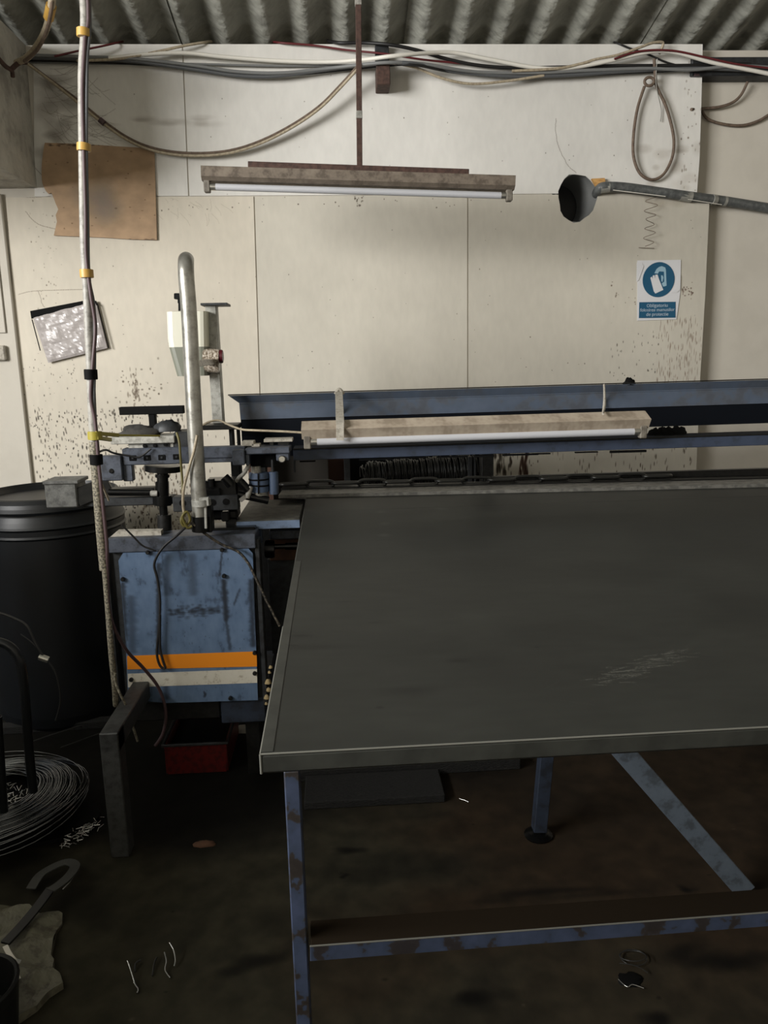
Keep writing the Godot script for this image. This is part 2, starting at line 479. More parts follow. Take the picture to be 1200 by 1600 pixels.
func panel_material(a: Vector3, b: Vector3) -> StandardMaterial3D:
	# painted sheet of the machine: blue with oil runs; uv spans a..b
	var w := 512
	var h := 640
	var big := noise_image(512, 0.012, 41, 5).get_data()
	var fine := noise_image(512, 0.05, 42, 4).get_data()
	var bytes := PackedByteArray()
	bytes.resize(w * h * 3)
	for y in h:
		for x in w:
			var n := big[(y * 4 / 5 % 512) * 512 + x] / 255.0 * 0.7 + fine[(y / 3 % 512) * 512 + x] / 255.0 * 0.3
			var c := Color(0.325, 0.4, 0.5).lerp(Color(0.37, 0.445, 0.545), clampf((n - 0.3) * 2.0, 0, 1))
			c = c.lerp(Color(0.2, 0.24, 0.3), clampf((0.33 - n) * 4.0, 0, 0.6))
			var i := (y * w + x) * 3
			bytes[i] = int(c.r * 255.0)
			bytes[i + 1] = int(c.g * 255.0)
			bytes[i + 2] = int(c.b * 255.0)
	var im := Image.create_from_data(w, h, false, Image.FORMAT_RGB8, bytes)
	var dirt := Color(0.1, 0.11, 0.13)
	var at := func(p: Vector3) -> Vector2: return Vector2((p.x - a.x) / (b.x - a.x) * w, (p.y - a.y) / (b.y - a.y) * h)
	for run in [[Vector3(-0.4111, 0.7522, 1.3), Vector3(-0.4114, 0.6068, 1.3), 8.0, 0.9], [Vector3(-0.4114, 0.6068, 1.3), Vector3(-0.4046, 0.5039, 1.3), 5.0, 0.5], [Vector3(-0.7434, 0.7536, 1.3), Vector3(-0.752, 0.5529, 1.3), 8.0, 0.7], [Vector3(-0.6214, 0.8149, 1.3), Vector3(-0.6487, 0.457, 1.3), 7.0, 0.7], [Vector3(-0.4117, 0.8468, 1.3), Vector3(-0.4252, 0.7638, 1.3), 3.0, 0.6], [Vector3(-0.3222, 0.7489, 1.3), Vector3(-0.3264, 0.512, 1.3), 8.0, 0.65], [Vector3(-0.5903, 0.84, 1.3), Vector3(-0.6004, 0.7039, 1.3), 12.0, 0.25], [Vector3(-0.5105, 0.8437, 1.3), Vector3(-0.516, 0.7007, 1.3), 14.0, 0.25], [Vector3(-0.7199, 0.7085, 1.3), Vector3(-0.7303, 0.5064, 1.3), 14.0, 0.3], [Vector3(-0.3601, 0.717, 1.3), Vector3(-0.3846, 0.662, 1.3), 3.0, 0.5], [Vector3(-0.6316, 0.4562, 1.3), Vector3(-0.6277, 0.3351, 1.3), 9.0, 0.4], [Vector3(-0.5003, 0.3573, 1.3), Vector3(-0.5015, 0.3386, 1.3), 3.0, 0.9]]:
		var p: Vector2 = at.call(run[0])
		var q: Vector2 = at.call(run[1])
		var n := int(p.distance_to(q) / 3.0)
		for k in n:
			var m := p.lerp(q, float(k) / n)
			blot(im, m.x + rng.randf_range(-3, 3), m.y, run[2] * rng.randf_range(1.2, 2.6), 8, dirt, minf(0.6, run[3] * 0.55), 1.0)
	for k in 130:
		var p: Vector2 = at.call(Vector3(-0.5981, 0.648, 1.3)).lerp(at.call(Vector3(-0.4278, 0.6525, 1.3)), rng.randf()) + Vector2(0, rng.randfn() * 11 + 5)
		blot(im, p.x, p.y, rng.randf_range(5, 20), rng.randf_range(3, 12), dirt, 0.3, 1.0)
	for k in 90:
		var p := Vector2(rng.randf() * w, rng.randf() * h)
		blot(im, p.x, p.y, rng.randf_range(0.8, 2.4), rng.randf_range(1, 7), dirt, 0.5, 0.8)
	var m2 := mat(Color.WHITE, 0.5)
	m2.metallic_specular = 0.4
	m2.albedo_texture = ImageTexture.create_from_image(im)
	return m2

func make_materials() -> void:
	var K := func(r: int, g: int, b: int) -> Color: return Color8(r, g, b)
	M.wall = wall_material()
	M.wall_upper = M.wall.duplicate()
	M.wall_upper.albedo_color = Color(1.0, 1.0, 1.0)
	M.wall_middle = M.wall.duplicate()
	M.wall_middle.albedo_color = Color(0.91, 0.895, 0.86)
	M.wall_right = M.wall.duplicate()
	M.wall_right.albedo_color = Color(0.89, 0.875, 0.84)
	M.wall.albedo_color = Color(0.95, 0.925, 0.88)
	M.plaster = grimy([K.call(188, 182, 170), K.call(198, 192, 180), K.call(203, 197, 185)], [0.25, 0.5, 0.8], 0.01, 0.8, 0.8, 0.0, 3)
	M.concrete = grimy([K.call(120, 117, 110), K.call(182, 178, 168), K.call(202, 198, 188)], [0.25, 0.5, 0.8], 0.012, 1.2, 0.9, 0.0, 4, 1.0)
	M.roof = grimy([K.call(96, 96, 89), K.call(156, 156, 147), K.call(176, 176, 166)], [0.28, 0.5, 0.75], 0.012, 1.4, 0.9, 0.0, 5, 1.2)
	M.floor = floor_material()
	M.blue = grimy([K.call(46, 52, 60), K.call(70, 86, 112), K.call(84, 102, 130)], [0.3, 0.42, 0.8], 0.02, 2.5, 0.45, 0.0, 7)
	M.blue_dark = grimy([K.call(20, 22, 26), K.call(36, 44, 58), K.call(46, 56, 72)], [0.3, 0.45, 0.8], 0.02, 2.5, 0.5, 0.0, 8)
	M.blue_grey = grimy([K.call(34, 36, 40), K.call(70, 76, 88), K.call(90, 96, 108)], [0.3, 0.5, 0.8], 0.02, 4.0, 0.5, 0.1, 9)
	M.peeling = grimy([K.call(32, 26, 22), K.call(40, 33, 29), K.call(44, 54, 74), K.call(56, 66, 90)], [0.3, 0.4, 0.43, 0.8], 0.02, 2.6, 0.6, 0.0, 10, 0.0, Vector3.ONE, 0.05)
	M.navy = mat(K.call(8, 12, 19), 0.75)
	M.navy.metallic_specular = 0.25
	M.frame = grimy([K.call(22, 22, 22), K.call(42, 44, 46), K.call(62, 65, 68)], [0.3, 0.5, 0.85], 0.025, 4.0, 0.55, 0.2, 13)
	M.dark = grimy([K.call(10, 10, 10), K.call(24, 24, 23), K.call(44, 43, 40)], [0.3, 0.5, 0.85], 0.03, 5.0, 0.45, 0.3, 14)
	M.oily = mat(K.call(16, 16, 16), 0.28, 0.4)
	M.black = mat(K.call(10, 10, 10), 0.75)
	M.black.metallic_specular = 0.25
	M.rubber = mat(K.call(20, 20, 20), 0.5)
	M.steel = grimy([K.call(110, 108, 100), K.call(176, 174, 166), K.call(205, 203, 196)], [0.25, 0.5, 0.8], 0.02, 4.0, 0.36, 0.75, 15)
	M.galvanised = grimy([K.call(112, 111, 104), K.call(160, 159, 152), K.call(182, 181, 174)], [0.25, 0.5, 0.8], 0.025, 4.0, 0.5, 0.35, 16)
	M.worn = mat(K.call(190, 188, 180), 0.3, 0.9)
	M.wire = mat(K.call(186, 186, 184), 0.2, 0.95)
	M.aluminium = grimy([K.call(120, 118, 110), K.call(170, 168, 160), K.call(196, 194, 186)], [0.3, 0.5, 0.8], 0.03, 5.0, 0.5, 0.2, 17)
	M.dusty = grimy([K.call(66, 57, 48), K.call(112, 101, 89), K.call(138, 127, 113)], [0.28, 0.5, 0.8], 0.02, 3.0, 0.8, 0.0, 18)
	M.dusty_under = grimy([K.call(74, 68, 60), K.call(120, 114, 104), K.call(140, 134, 122)], [0.3, 0.5, 0.8], 0.02, 3.0, 0.7, 0.0, 19)
	M.tube = mat(K.call(184, 185, 189), 0.4)
	M.rust = grimy([K.call(44, 30, 24), K.call(74, 52, 44), K.call(92, 68, 58)], [0.3, 0.5, 0.8], 0.03, 5.0, 0.8, 0.0, 20)
	M.white_cable = mat(K.call(222, 218, 208), 0.5)
	M.cream_cable = grimy([K.call(120, 108, 90), K.call(178, 164, 140), K.call(196, 184, 160)], [0.3, 0.5, 0.8], 0.03, 6.0, 0.6, 0.0, 21)
	M.grey_cable = mat(K.call(116, 117, 116), 0.55)
	M.slate_cable = mat(K.call(84, 86, 88), 0.5)
	M.black_cable = mat(K.call(26, 25, 25), 0.5)
	M.red_cable = mat(K.call(92, 30, 34), 0.5)
	M.brown_cable = grimy([K.call(64, 52, 44), K.call(104, 88, 74), K.call(128, 110, 94)], [0.3, 0.5, 0.8], 0.03, 6.0, 0.7, 0.0, 22)
	M.plum_cable = mat(K.call(76, 58, 60), 0.5)
	M.yellow_wire = mat(K.call(96, 88, 38), 0.5)
	M.yellow_tape = mat(K.call(150, 138, 48), 0.45)
	M.amber_tape = mat(K.call(186, 146, 70), 0.45)
	M.conduit = grimy([K.call(104, 101, 95), K.call(160, 157, 149), K.call(176, 173, 165)], [0.3, 0.5, 0.8], 0.03, 5.0, 0.5, 0.0, 23)
	M.speckled = grimy([K.call(58, 54, 44), K.call(120, 114, 98), K.call(168, 160, 140)], [0.35, 0.5, 0.75], 0.05, 9.0, 0.6, 0.0, 24, 0.0, Vector3.ONE, 0.05)
	M.hose = grimy([K.call(52, 54, 54), K.call(80, 83, 83), K.call(136, 136, 132)], [0.3, 0.5, 0.9], 0.03, 4.0, 0.5, 0.0, 25)
	M.wood = grimy([K.call(150, 106, 56), K.call(196, 150, 88), K.call(214, 172, 112)], [0.3, 0.5, 0.8], 0.02, 4.0, 0.7, 0.0, 26, 0.0, Vector3(1, 6, 6))
	M.old_wood = grimy([K.call(6, 6, 5), K.call(13, 12, 10), K.call(20, 19, 15)], [0.3, 0.5, 0.8], 0.02, 3.0, 0.85, 0.0, 27, 0.5, Vector3(1, 6, 6))
	M.drum = grimy([K.call(6, 8, 10), K.call(11, 14, 18), K.call(15, 19, 24)], [0.3, 0.5, 0.8], 0.01, 1.5, 0.42, 0.0, 28)
	M.orange = mat(K.call(222, 132, 20), 0.5)
	M.white_paint = grimy([K.call(150, 140, 122), K.call(206, 202, 188), K.call(216, 212, 200)], [0.25, 0.4, 0.8], 0.02, 4.0, 0.5, 0.0, 29)
	M.red_plastic = grimy([K.call(30, 8, 7), K.call(84, 14, 12), K.call(98, 18, 14)], [0.3, 0.5, 0.8], 0.03, 5.0, 0.4, 0.0, 30)
	M.milky = mat(K.call(222, 220, 204), 0.35)
	M.milky.backlight_enabled = true
	M.milky.backlight = Color(0.5, 0.5, 0.44)
	M.oil = mat(K.call(118, 120, 108), 0.35)
	M.tan = grimy([K.call(60, 40, 28), K.call(84, 56, 38), K.call(96, 66, 46)], [0.3, 0.5, 0.8], 0.02, 2.5, 0.85, 0.0, 33)
	M.paper = grimy([K.call(46, 40, 32), K.call(106, 104, 88), K.call(124, 122, 104)], [0.28, 0.42, 0.8], 0.012, 5.0, 0.5, 0.0, 34)
	M.rag = grimy([K.call(30, 29, 27), K.call(56, 54, 50), K.call(76, 73, 68)], [0.3, 0.5, 0.8], 0.03, 6.0, 0.9, 0.0, 35)
	M.cloth = grimy([K.call(120, 114, 102), K.call(178, 172, 160), K.call(196, 190, 178)], [0.3, 0.5, 0.8], 0.03, 6.0, 0.9, 0.0, 36)
	M.sleeve = mat(K.call(172, 165, 162), 0.28)
	M.sign_white = mat(K.call(214, 214, 216), 0.25)
	M.sign_blue = mat(K.call(14, 80, 112), 0.3)
	M.sign_pale = mat(K.call(150, 182, 198), 0.3)
	M.top = tabletop_material()
	M.rim = grimy([K.call(33, 34, 31), K.call(46, 47, 43), K.call(56, 57, 52)], [0.3, 0.5, 0.8], 0.02, 3.0, 0.5, 0.0, 37)
	M.edge = mat(K.call(122, 122, 115), 0.4, 0.4)
	M.brace = grimy([K.call(50, 54, 58), K.call(84, 94, 105), K.call(96, 106, 118)], [0.25, 0.45, 0.8], 0.02, 3.0, 0.55, 0.0, 38)
	M.leg = grimy([K.call(36, 36, 35), K.call(60, 61, 60), K.call(74, 75, 74)], [0.3, 0.5, 0.8], 0.03, 4.0, 0.5, 0.2, 39)
	M.cloth_wrap = grimy([K.call(90, 78, 64), K.call(150, 138, 122), K.call(200, 192, 180)], [0.35, 0.5, 0.7], 0.05, 8.0, 0.3, 0.0, 43, 0.0, Vector3.ONE, 0.05)
	M.knob = mat(K.call(72, 18, 26), 0.35)
	M.tray = grimy([K.call(44, 44, 40), K.call(84, 83, 76), K.call(112, 110, 100)], [0.3, 0.5, 0.8], 0.025, 3.5, 0.55, 0.1, 44)
	M.tray_lip = grimy([K.call(78, 86, 98), K.call(112, 132, 162), K.call(126, 146, 176)], [0.25, 0.42, 0.8], 0.02, 4.0, 0.5, 0.0, 45)
	M.hopper = grimy([K.call(70, 71, 74), K.call(82, 86, 93), K.call(76, 89, 108), K.call(88, 101, 122)], [0.3, 0.42, 0.5, 0.8], 0.012, 1.6, 0.5, 0.0, 46)
	M.blue_beam = grimy([K.call(40, 46, 56), K.call(54, 64, 84), K.call(64, 76, 98)], [0.28, 0.42, 0.8], 0.02, 2.0, 0.5, 0.0, 47)
	M.rail = grimy([K.call(70, 70, 66), K.call(112, 110, 104), K.call(136, 134, 128)], [0.35, 0.5, 0.75], 0.03, 3.0, 0.5, 0.2, 48)
	M.chain = mat(K.call(60, 60, 58), 0.35, 0.7)
	M.dark_wire = mat(K.call(58, 58, 57), 0.4, 0.5)
	M.dark_gloss = mat(K.call(20, 22, 24), 0.3, 0.2)
	M.cord_dark = mat(K.call(42, 42, 42), 0.4)
	M.strap = mat(K.call(62, 62, 60), 0.5, 0.2)
	M.bar = mat(K.call(26, 26, 26), 0.5)
	M.brown_board = mat(K.call(70, 46, 34), 0.8)
	M.dark_board = mat(K.call(46, 42, 36), 0.8)
	M.rail_flange = mat(K.call(34, 28, 21), 0.95)
	M.rail_flange.metallic_specular = 0.1
	M.dusty_pale = grimy([K.call(120, 106, 90), K.call(176, 162, 144), K.call(200, 188, 170)], [0.3, 0.5, 0.8], 0.015, 2.5, 0.8, 0.0, 53)
	M.pipe = mat(K.call(128, 129, 127), 0.5)
	M.dark_cord = grimy([K.call(20, 19, 17), K.call(52, 47, 40), K.call(120, 110, 94)], [0.35, 0.55, 0.75], 0.04, 6.0, 0.5, 0.0, 54, 0.0, Vector3.ONE, 0.0)
	M.coil_wire = mat(K.call(120, 122, 124), 0.16, 0.95)
	M.milky_foam = mat(K.call(150, 132, 96), 0.9)
	M.block = grimy([K.call(60, 60, 58), K.call(98, 98, 95), K.call(126, 126, 122)], [0.3, 0.5, 0.8], 0.025, 4.0, 0.55, 0.2, 55)
	M.letter = mat(K.call(180, 194, 206), 0.35)

# ---------------------------------------------------------------- scene
func _ready() -> void:
	rng.seed = 4711
	var cam := Camera3D.new()
	cam.name = "camera"
	cam.position = Vector3(0, 1.45, 3.8)
	cam.rotation_order = EULER_ORDER_YXZ
	cam.rotation_degrees = Vector3(-11, -2.94, -1.25)
	cam.fov = 67.3801
	cam.near = 0.02
	cam.far = 100.0
	add_child(cam)
	cam.current = true

	var env := Environment.new()
	env.background_mode = Environment.BG_SKY
	var sky := ProceduralSkyMaterial.new()
	sky.sky_top_color = Color(0.72, 0.76, 0.8)
	sky.sky_horizon_color = Color(0.84, 0.85, 0.85)
	sky.ground_bottom_color = Color(0.3, 0.29, 0.27)
	sky.ground_horizon_color = Color(0.5, 0.49, 0.46)
	sky.sun_angle_max = 1.0
	env.sky = Sky.new()
	env.sky.sky_material = sky
	env.background_energy_multiplier = 0.6
	env.tonemap_mode = Environment.TONE_MAPPER_LINEAR
	env.tonemap_exposure = 0.86
	env.sdfgi_enabled = true
	env.ssao_enabled = true
	env.ssil_enabled = true
	var we := WorldEnvironment.new()
	we.name = "environment"
	we.environment = env
	add_child(we)

	# area light for daylight, at an invented unseen window opening left of the camera
	var day := AreaLight3D.new()
	day.name = "added_window_light"
	day.position = Vector3(-4.05, 2.65, 4.4)
	day.rotation_degrees = Vector3(0, -90, 0)
	day.area_size = Vector2(3.1, 1.6)
	day.light_color = Color(1.0, 0.995, 0.985)
	day.light_energy = 68.0
	day.area_range = 20.0
	day.area_attenuation = 2.0
	day.shadow_enabled = true
	add_child(day)

	make_materials()
	build_room()
	build_wall_things()
	build_cables()
	build_lights()
	build_table()
	build_machine()
	build_machine_extras()
	build_floor_things()

func slope_roof(z: float) -> float:
	return 2.905 + z * 0.207

func build_room() -> void:
	var st := S()
	plate(st, PackedVector2Array([Vector2(-4.4, -8.3), Vector2(4.7, -8.3), Vector2(4.7, 0.4), Vector2(-4.4, 0.4)]), Vector3.ZERO, Vector3.RIGHT, Vector3.FORWARD, 0.15, FLOOR0, FLOOR_SIZE)
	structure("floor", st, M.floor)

	# back wall: boards on a backing wall, with a sawn hole
	var back := Node3D.new()
	back.name = "wall_back"
	back.set_meta("kind", "structure")
	add_child(back)
	var hole := PackedVector2Array()
	var hc := Vector3(1.1448, 2.1975, 0)
	var hr := 0.098
	for k in 22:
		var t := TAU * k / 22.0
		var r := hr * (1.0 + 0.05 * sin(3.0 * t + 1.0) + 0.03 * sin(7.0 * t))
		hole.append(Vector2(hc.x + cos(t) * r * 0.96, hc.y + sin(t) * r * 1.1))
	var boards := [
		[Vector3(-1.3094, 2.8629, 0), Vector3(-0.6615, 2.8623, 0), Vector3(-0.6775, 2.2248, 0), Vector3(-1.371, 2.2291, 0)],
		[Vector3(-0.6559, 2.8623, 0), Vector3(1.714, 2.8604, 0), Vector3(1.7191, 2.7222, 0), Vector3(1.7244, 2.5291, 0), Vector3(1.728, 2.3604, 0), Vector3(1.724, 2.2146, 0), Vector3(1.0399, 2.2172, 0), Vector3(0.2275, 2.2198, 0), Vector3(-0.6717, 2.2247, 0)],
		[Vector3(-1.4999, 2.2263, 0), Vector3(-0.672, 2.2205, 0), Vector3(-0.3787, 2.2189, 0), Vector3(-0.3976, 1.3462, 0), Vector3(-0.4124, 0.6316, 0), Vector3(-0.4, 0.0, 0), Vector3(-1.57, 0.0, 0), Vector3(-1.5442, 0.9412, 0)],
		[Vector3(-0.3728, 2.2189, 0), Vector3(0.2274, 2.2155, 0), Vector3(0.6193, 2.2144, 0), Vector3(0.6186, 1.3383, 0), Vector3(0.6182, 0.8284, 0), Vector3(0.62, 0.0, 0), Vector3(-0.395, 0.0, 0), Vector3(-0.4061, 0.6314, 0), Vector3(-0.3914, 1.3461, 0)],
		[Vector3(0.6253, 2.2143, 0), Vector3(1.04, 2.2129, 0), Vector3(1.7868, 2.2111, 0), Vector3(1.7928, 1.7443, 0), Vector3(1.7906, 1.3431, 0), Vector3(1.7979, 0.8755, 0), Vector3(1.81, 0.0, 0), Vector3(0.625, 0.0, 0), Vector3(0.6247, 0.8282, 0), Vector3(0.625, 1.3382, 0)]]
	for b in boards:
		var poly := PackedVector2Array()
		for p in b:
			poly.append(Vector2(p.x, p.y))
		for piece in Geometry2D.clip_polygons(poly, hole):
			st = S()
			plate(st, piece, Vector3.ZERO, Vector3.RIGHT, Vector3.UP, 0.005, WALL0, WALL_SIZE)
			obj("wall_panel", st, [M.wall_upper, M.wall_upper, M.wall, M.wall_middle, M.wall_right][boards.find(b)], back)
	# the masonry the boards hang on, with the duct opening left free
	st = S()
	var rear := PackedVector2Array([Vector2(-4.4, -0.1), Vector2(1.62, -0.1), Vector2(1.62, hc.y), Vector2(hc.x + 0.12, hc.y), Vector2(hc.x + 0.12, hc.y - 0.12), Vector2(hc.x - 0.12, hc.y - 0.12), Vector2(hc.x - 0.12, hc.y), Vector2(-4.4, hc.y)])
	plate(st, rear, Vector3(0, 0, -0.0055), Vector3.RIGHT, Vector3.UP, 0.2)
	rear = PackedVector2Array([Vector2(-4.4, hc.y), Vector2(hc.x - 0.12, hc.y), Vector2(hc.x - 0.12, hc.y + 0.12), Vector2(hc.x + 0.12, hc.y + 0.12), Vector2(hc.x + 0.12, hc.y), Vector2(1.62, hc.y), Vector2(1.62, 2.86), Vector2(-4.4, 2.86)])
	plate(st, rear, Vector3(0, 0, -0.0055), Vector3.RIGHT, Vector3.UP, 0.2)
	box(st, Vector3(1.6, -0.1, -0.24), Vector3(4.7, 2.86, -0.07), 0.001)
	obj("backing", st, M.plaster, back)

	# duct behind the hole
	st = S()
	var o := Vector3(hc.x, hc.y, 0)
	var disc := []
	for k in 24:
		disc.append(o + Vector3(cos(TAU * k / 24.0), sin(TAU * k / 24.0), 0) * 0.118 + Vector3(0, 0, -0.26))
	wall_plate(st, disc, 0.02)
	single("duct_opening", st, M.rubber, "round dark duct opening broken through the white wall below the hanging cable loop", "duct")
	st = S()
	for k in 32:
		var a0 := TAU * k / 32.0
		var a1 := TAU * (k + 1) / 32.0
		var d0 := Vector3(cos(a0), sin(a0) * 1.08, 0)
		var d1 := Vector3(cos(a1), sin(a1) * 1.08, 0)
		for lay in [[0.1, -1.0], [0.106, 1.0]]:
			face4(st, [o + d0 * lay[0] + Vector3(0, 0, -0.006), d0 * lay[1]], [o + d1 * lay[0] + Vector3(0, 0, -0.006), d1 * lay[1]], [o + d1 * lay[0] + Vector3(-0.03, 0, -0.24), d1 * lay[1]], [o + d0 * lay[0] + Vector3(-0.03, 0, -0.24), d0 * lay[1]])
		quad(st, o + d0 * 0.1 + Vector3(0, 0, -0.006), o + d1 * 0.1 + Vector3(0, 0, -0.006), o + d1 * 0.106 + Vector3(0, 0, -0.006), o + d0 * 0.106 + Vector3(0, 0, -0.006), Vector3.BACK)
	single("pipe_stub", st, M.pipe, "grey plastic pipe stub set inside the dark duct opening", "pipe")

	# left: pilaster, concrete beam end, side wall
	st = S()
	box(st, Vector3(-4.4, 0, -0.02), Vector3(-1.515, 2.24, 0.02), 0.004, Basis.IDENTITY)
	structure("wall_left", st, M.plaster)
	st = S()
	var bx := -1.345
	wall_plate(st, [Vector3(-4.4, 2.86, 0.95), Vector3(bx, 2.86, 0.95), Vector3(bx - 0.012, 2.265, 0.95), Vector3(-4.4, 2.265, 0.95)], 0.97)
	structure("trim_1", st, M.concrete)
	st = S()
	box(st, Vector3(1.66, 2.72, -0.069), Vector3(4.7, 2.8, 0.02), 0.004)
	structure("trim_2", st, M.frame)

	# roof of corrugated fibre-cement sheets, rising towards the viewer
	var roof := Node3D.new()
	roof.name = "ceiling"
	roof.set_meta("kind", "structure")
	add_child(roof)
	var seam := Vector3(-0.7218, 2.8857, 0).x
	var wave := 0.177
	for s in range(-4, 6):
		var x0 := seam + s * wave * 6.0
		var x1 := x0 + wave * 6.25
		x0 = maxf(x0, -4.4)
		x1 = minf(x1, 4.7)
		if x1 - x0 < 0.2:
			continue
		var lift := 0.009 if s % 2 == 0 else 0.0
		st = S()
		var n := int((x1 - x0) / wave * 14.0)
		var z0 := -0.35
		var z1 := 8.3
		for i in n:
			var pa := x0 + (x1 - x0) * i / n
			var pb := x0 + (x1 - x0) * (i + 1) / n
			var ya := 0.027 * cos(TAU * (pa - seam) / wave) + lift
			var yb := 0.027 * cos(TAU * (pb - seam) / wave) + lift
			var na := Vector3(-0.027 * TAU / wave * sin(TAU * (pa - seam) / wave), -1, 0.207).normalized()
			var nb := Vector3(-0.027 * TAU / wave * sin(TAU * (pb - seam) / wave), -1, 0.207).normalized()
			for side in [0, 1]:
				var up: float = 0.008 * side
				var sg: float = 1.0 - 2.0 * side
				face4(st, [Vector3(pa, slope_roof(z0) + ya + up, z0), na * sg], [Vector3(pb, slope_roof(z0) + yb + up, z0), nb * sg], [Vector3(pb, slope_roof(z1) + yb + up, z1), nb * sg], [Vector3(pa, slope_roof(z1) + ya + up, z1), na * sg])
		for e in [x0, x1]:
			var ye := 0.027 * cos(TAU * (e - seam) / wave) + lift
			quad(st, Vector3(e, slope_roof(z0) + ye, z0), Vector3(e, slope_roof(z1) + ye, z1), Vector3(e, slope_roof(z1) + ye + 0.008, z1), Vector3(e, slope_roof(z0) + ye + 0.008, z0), Vector3(-1 if e == x0 else 1, 0, 0))
		obj("roof_sheet", st, M.roof, roof)

	# unseen low partition, added to shade the lower left of the view
	st = S()
	box(st, Vector3(-2.2, 0, 1.65), Vector3(-2.1, 1.5, 6.2), 0.004)
	structure("added_shade_wall", st, M.plaster)

	# outer walls with an invented high window opening, placed for the daylight
	st = S()
	var side := PackedVector2Array([Vector2(-0.3, -0.1), Vector2(4.4, -0.1), Vector2(4.4, 1.8), Vector2(2.8, 1.8), Vector2(2.8, 3.42), Vector2(4.4, 3.7)])
	side.append(Vector2(-0.3, 2.85))
	var side_b := PackedVector2Array([Vector2(4.4, -0.1), Vector2(8.3, -0.1), Vector2(8.3, 4.6), Vector2(4.4, 3.8), Vector2(4.4, 3.7), Vector2(6.0, 3.7), Vector2(6.0, 1.8), Vector2(4.4, 1.8)])
	for half in [side, side_b]:
		var flipped := PackedVector2Array()
		for p in half:
			flipped.append(Vector2(-p.x, p.y))
		plate(st, flipped, Vector3(-4.2, 0, 0), Vector3.FORWARD, Vector3.UP, -0.2)
	structure("wall_side", st, M.plaster)
	st = S()
	plate(st, PackedVector2Array([Vector2(0.3, -0.1), Vector2(-8.3, -0.1), Vector2(-8.3, 4.6), Vector2(0.3, 2.85)]), Vector3(4.7, 0, 0), Vector3.FORWARD, Vector3.UP, 0.2)
	structure("wall_right", st, M.plaster)
	st = S()
	box(st, Vector3(-4.4, -0.1, 8.1), Vector3(4.7, 4.56, 8.3), 0.001)
	structure("wall_front", st, M.plaster)

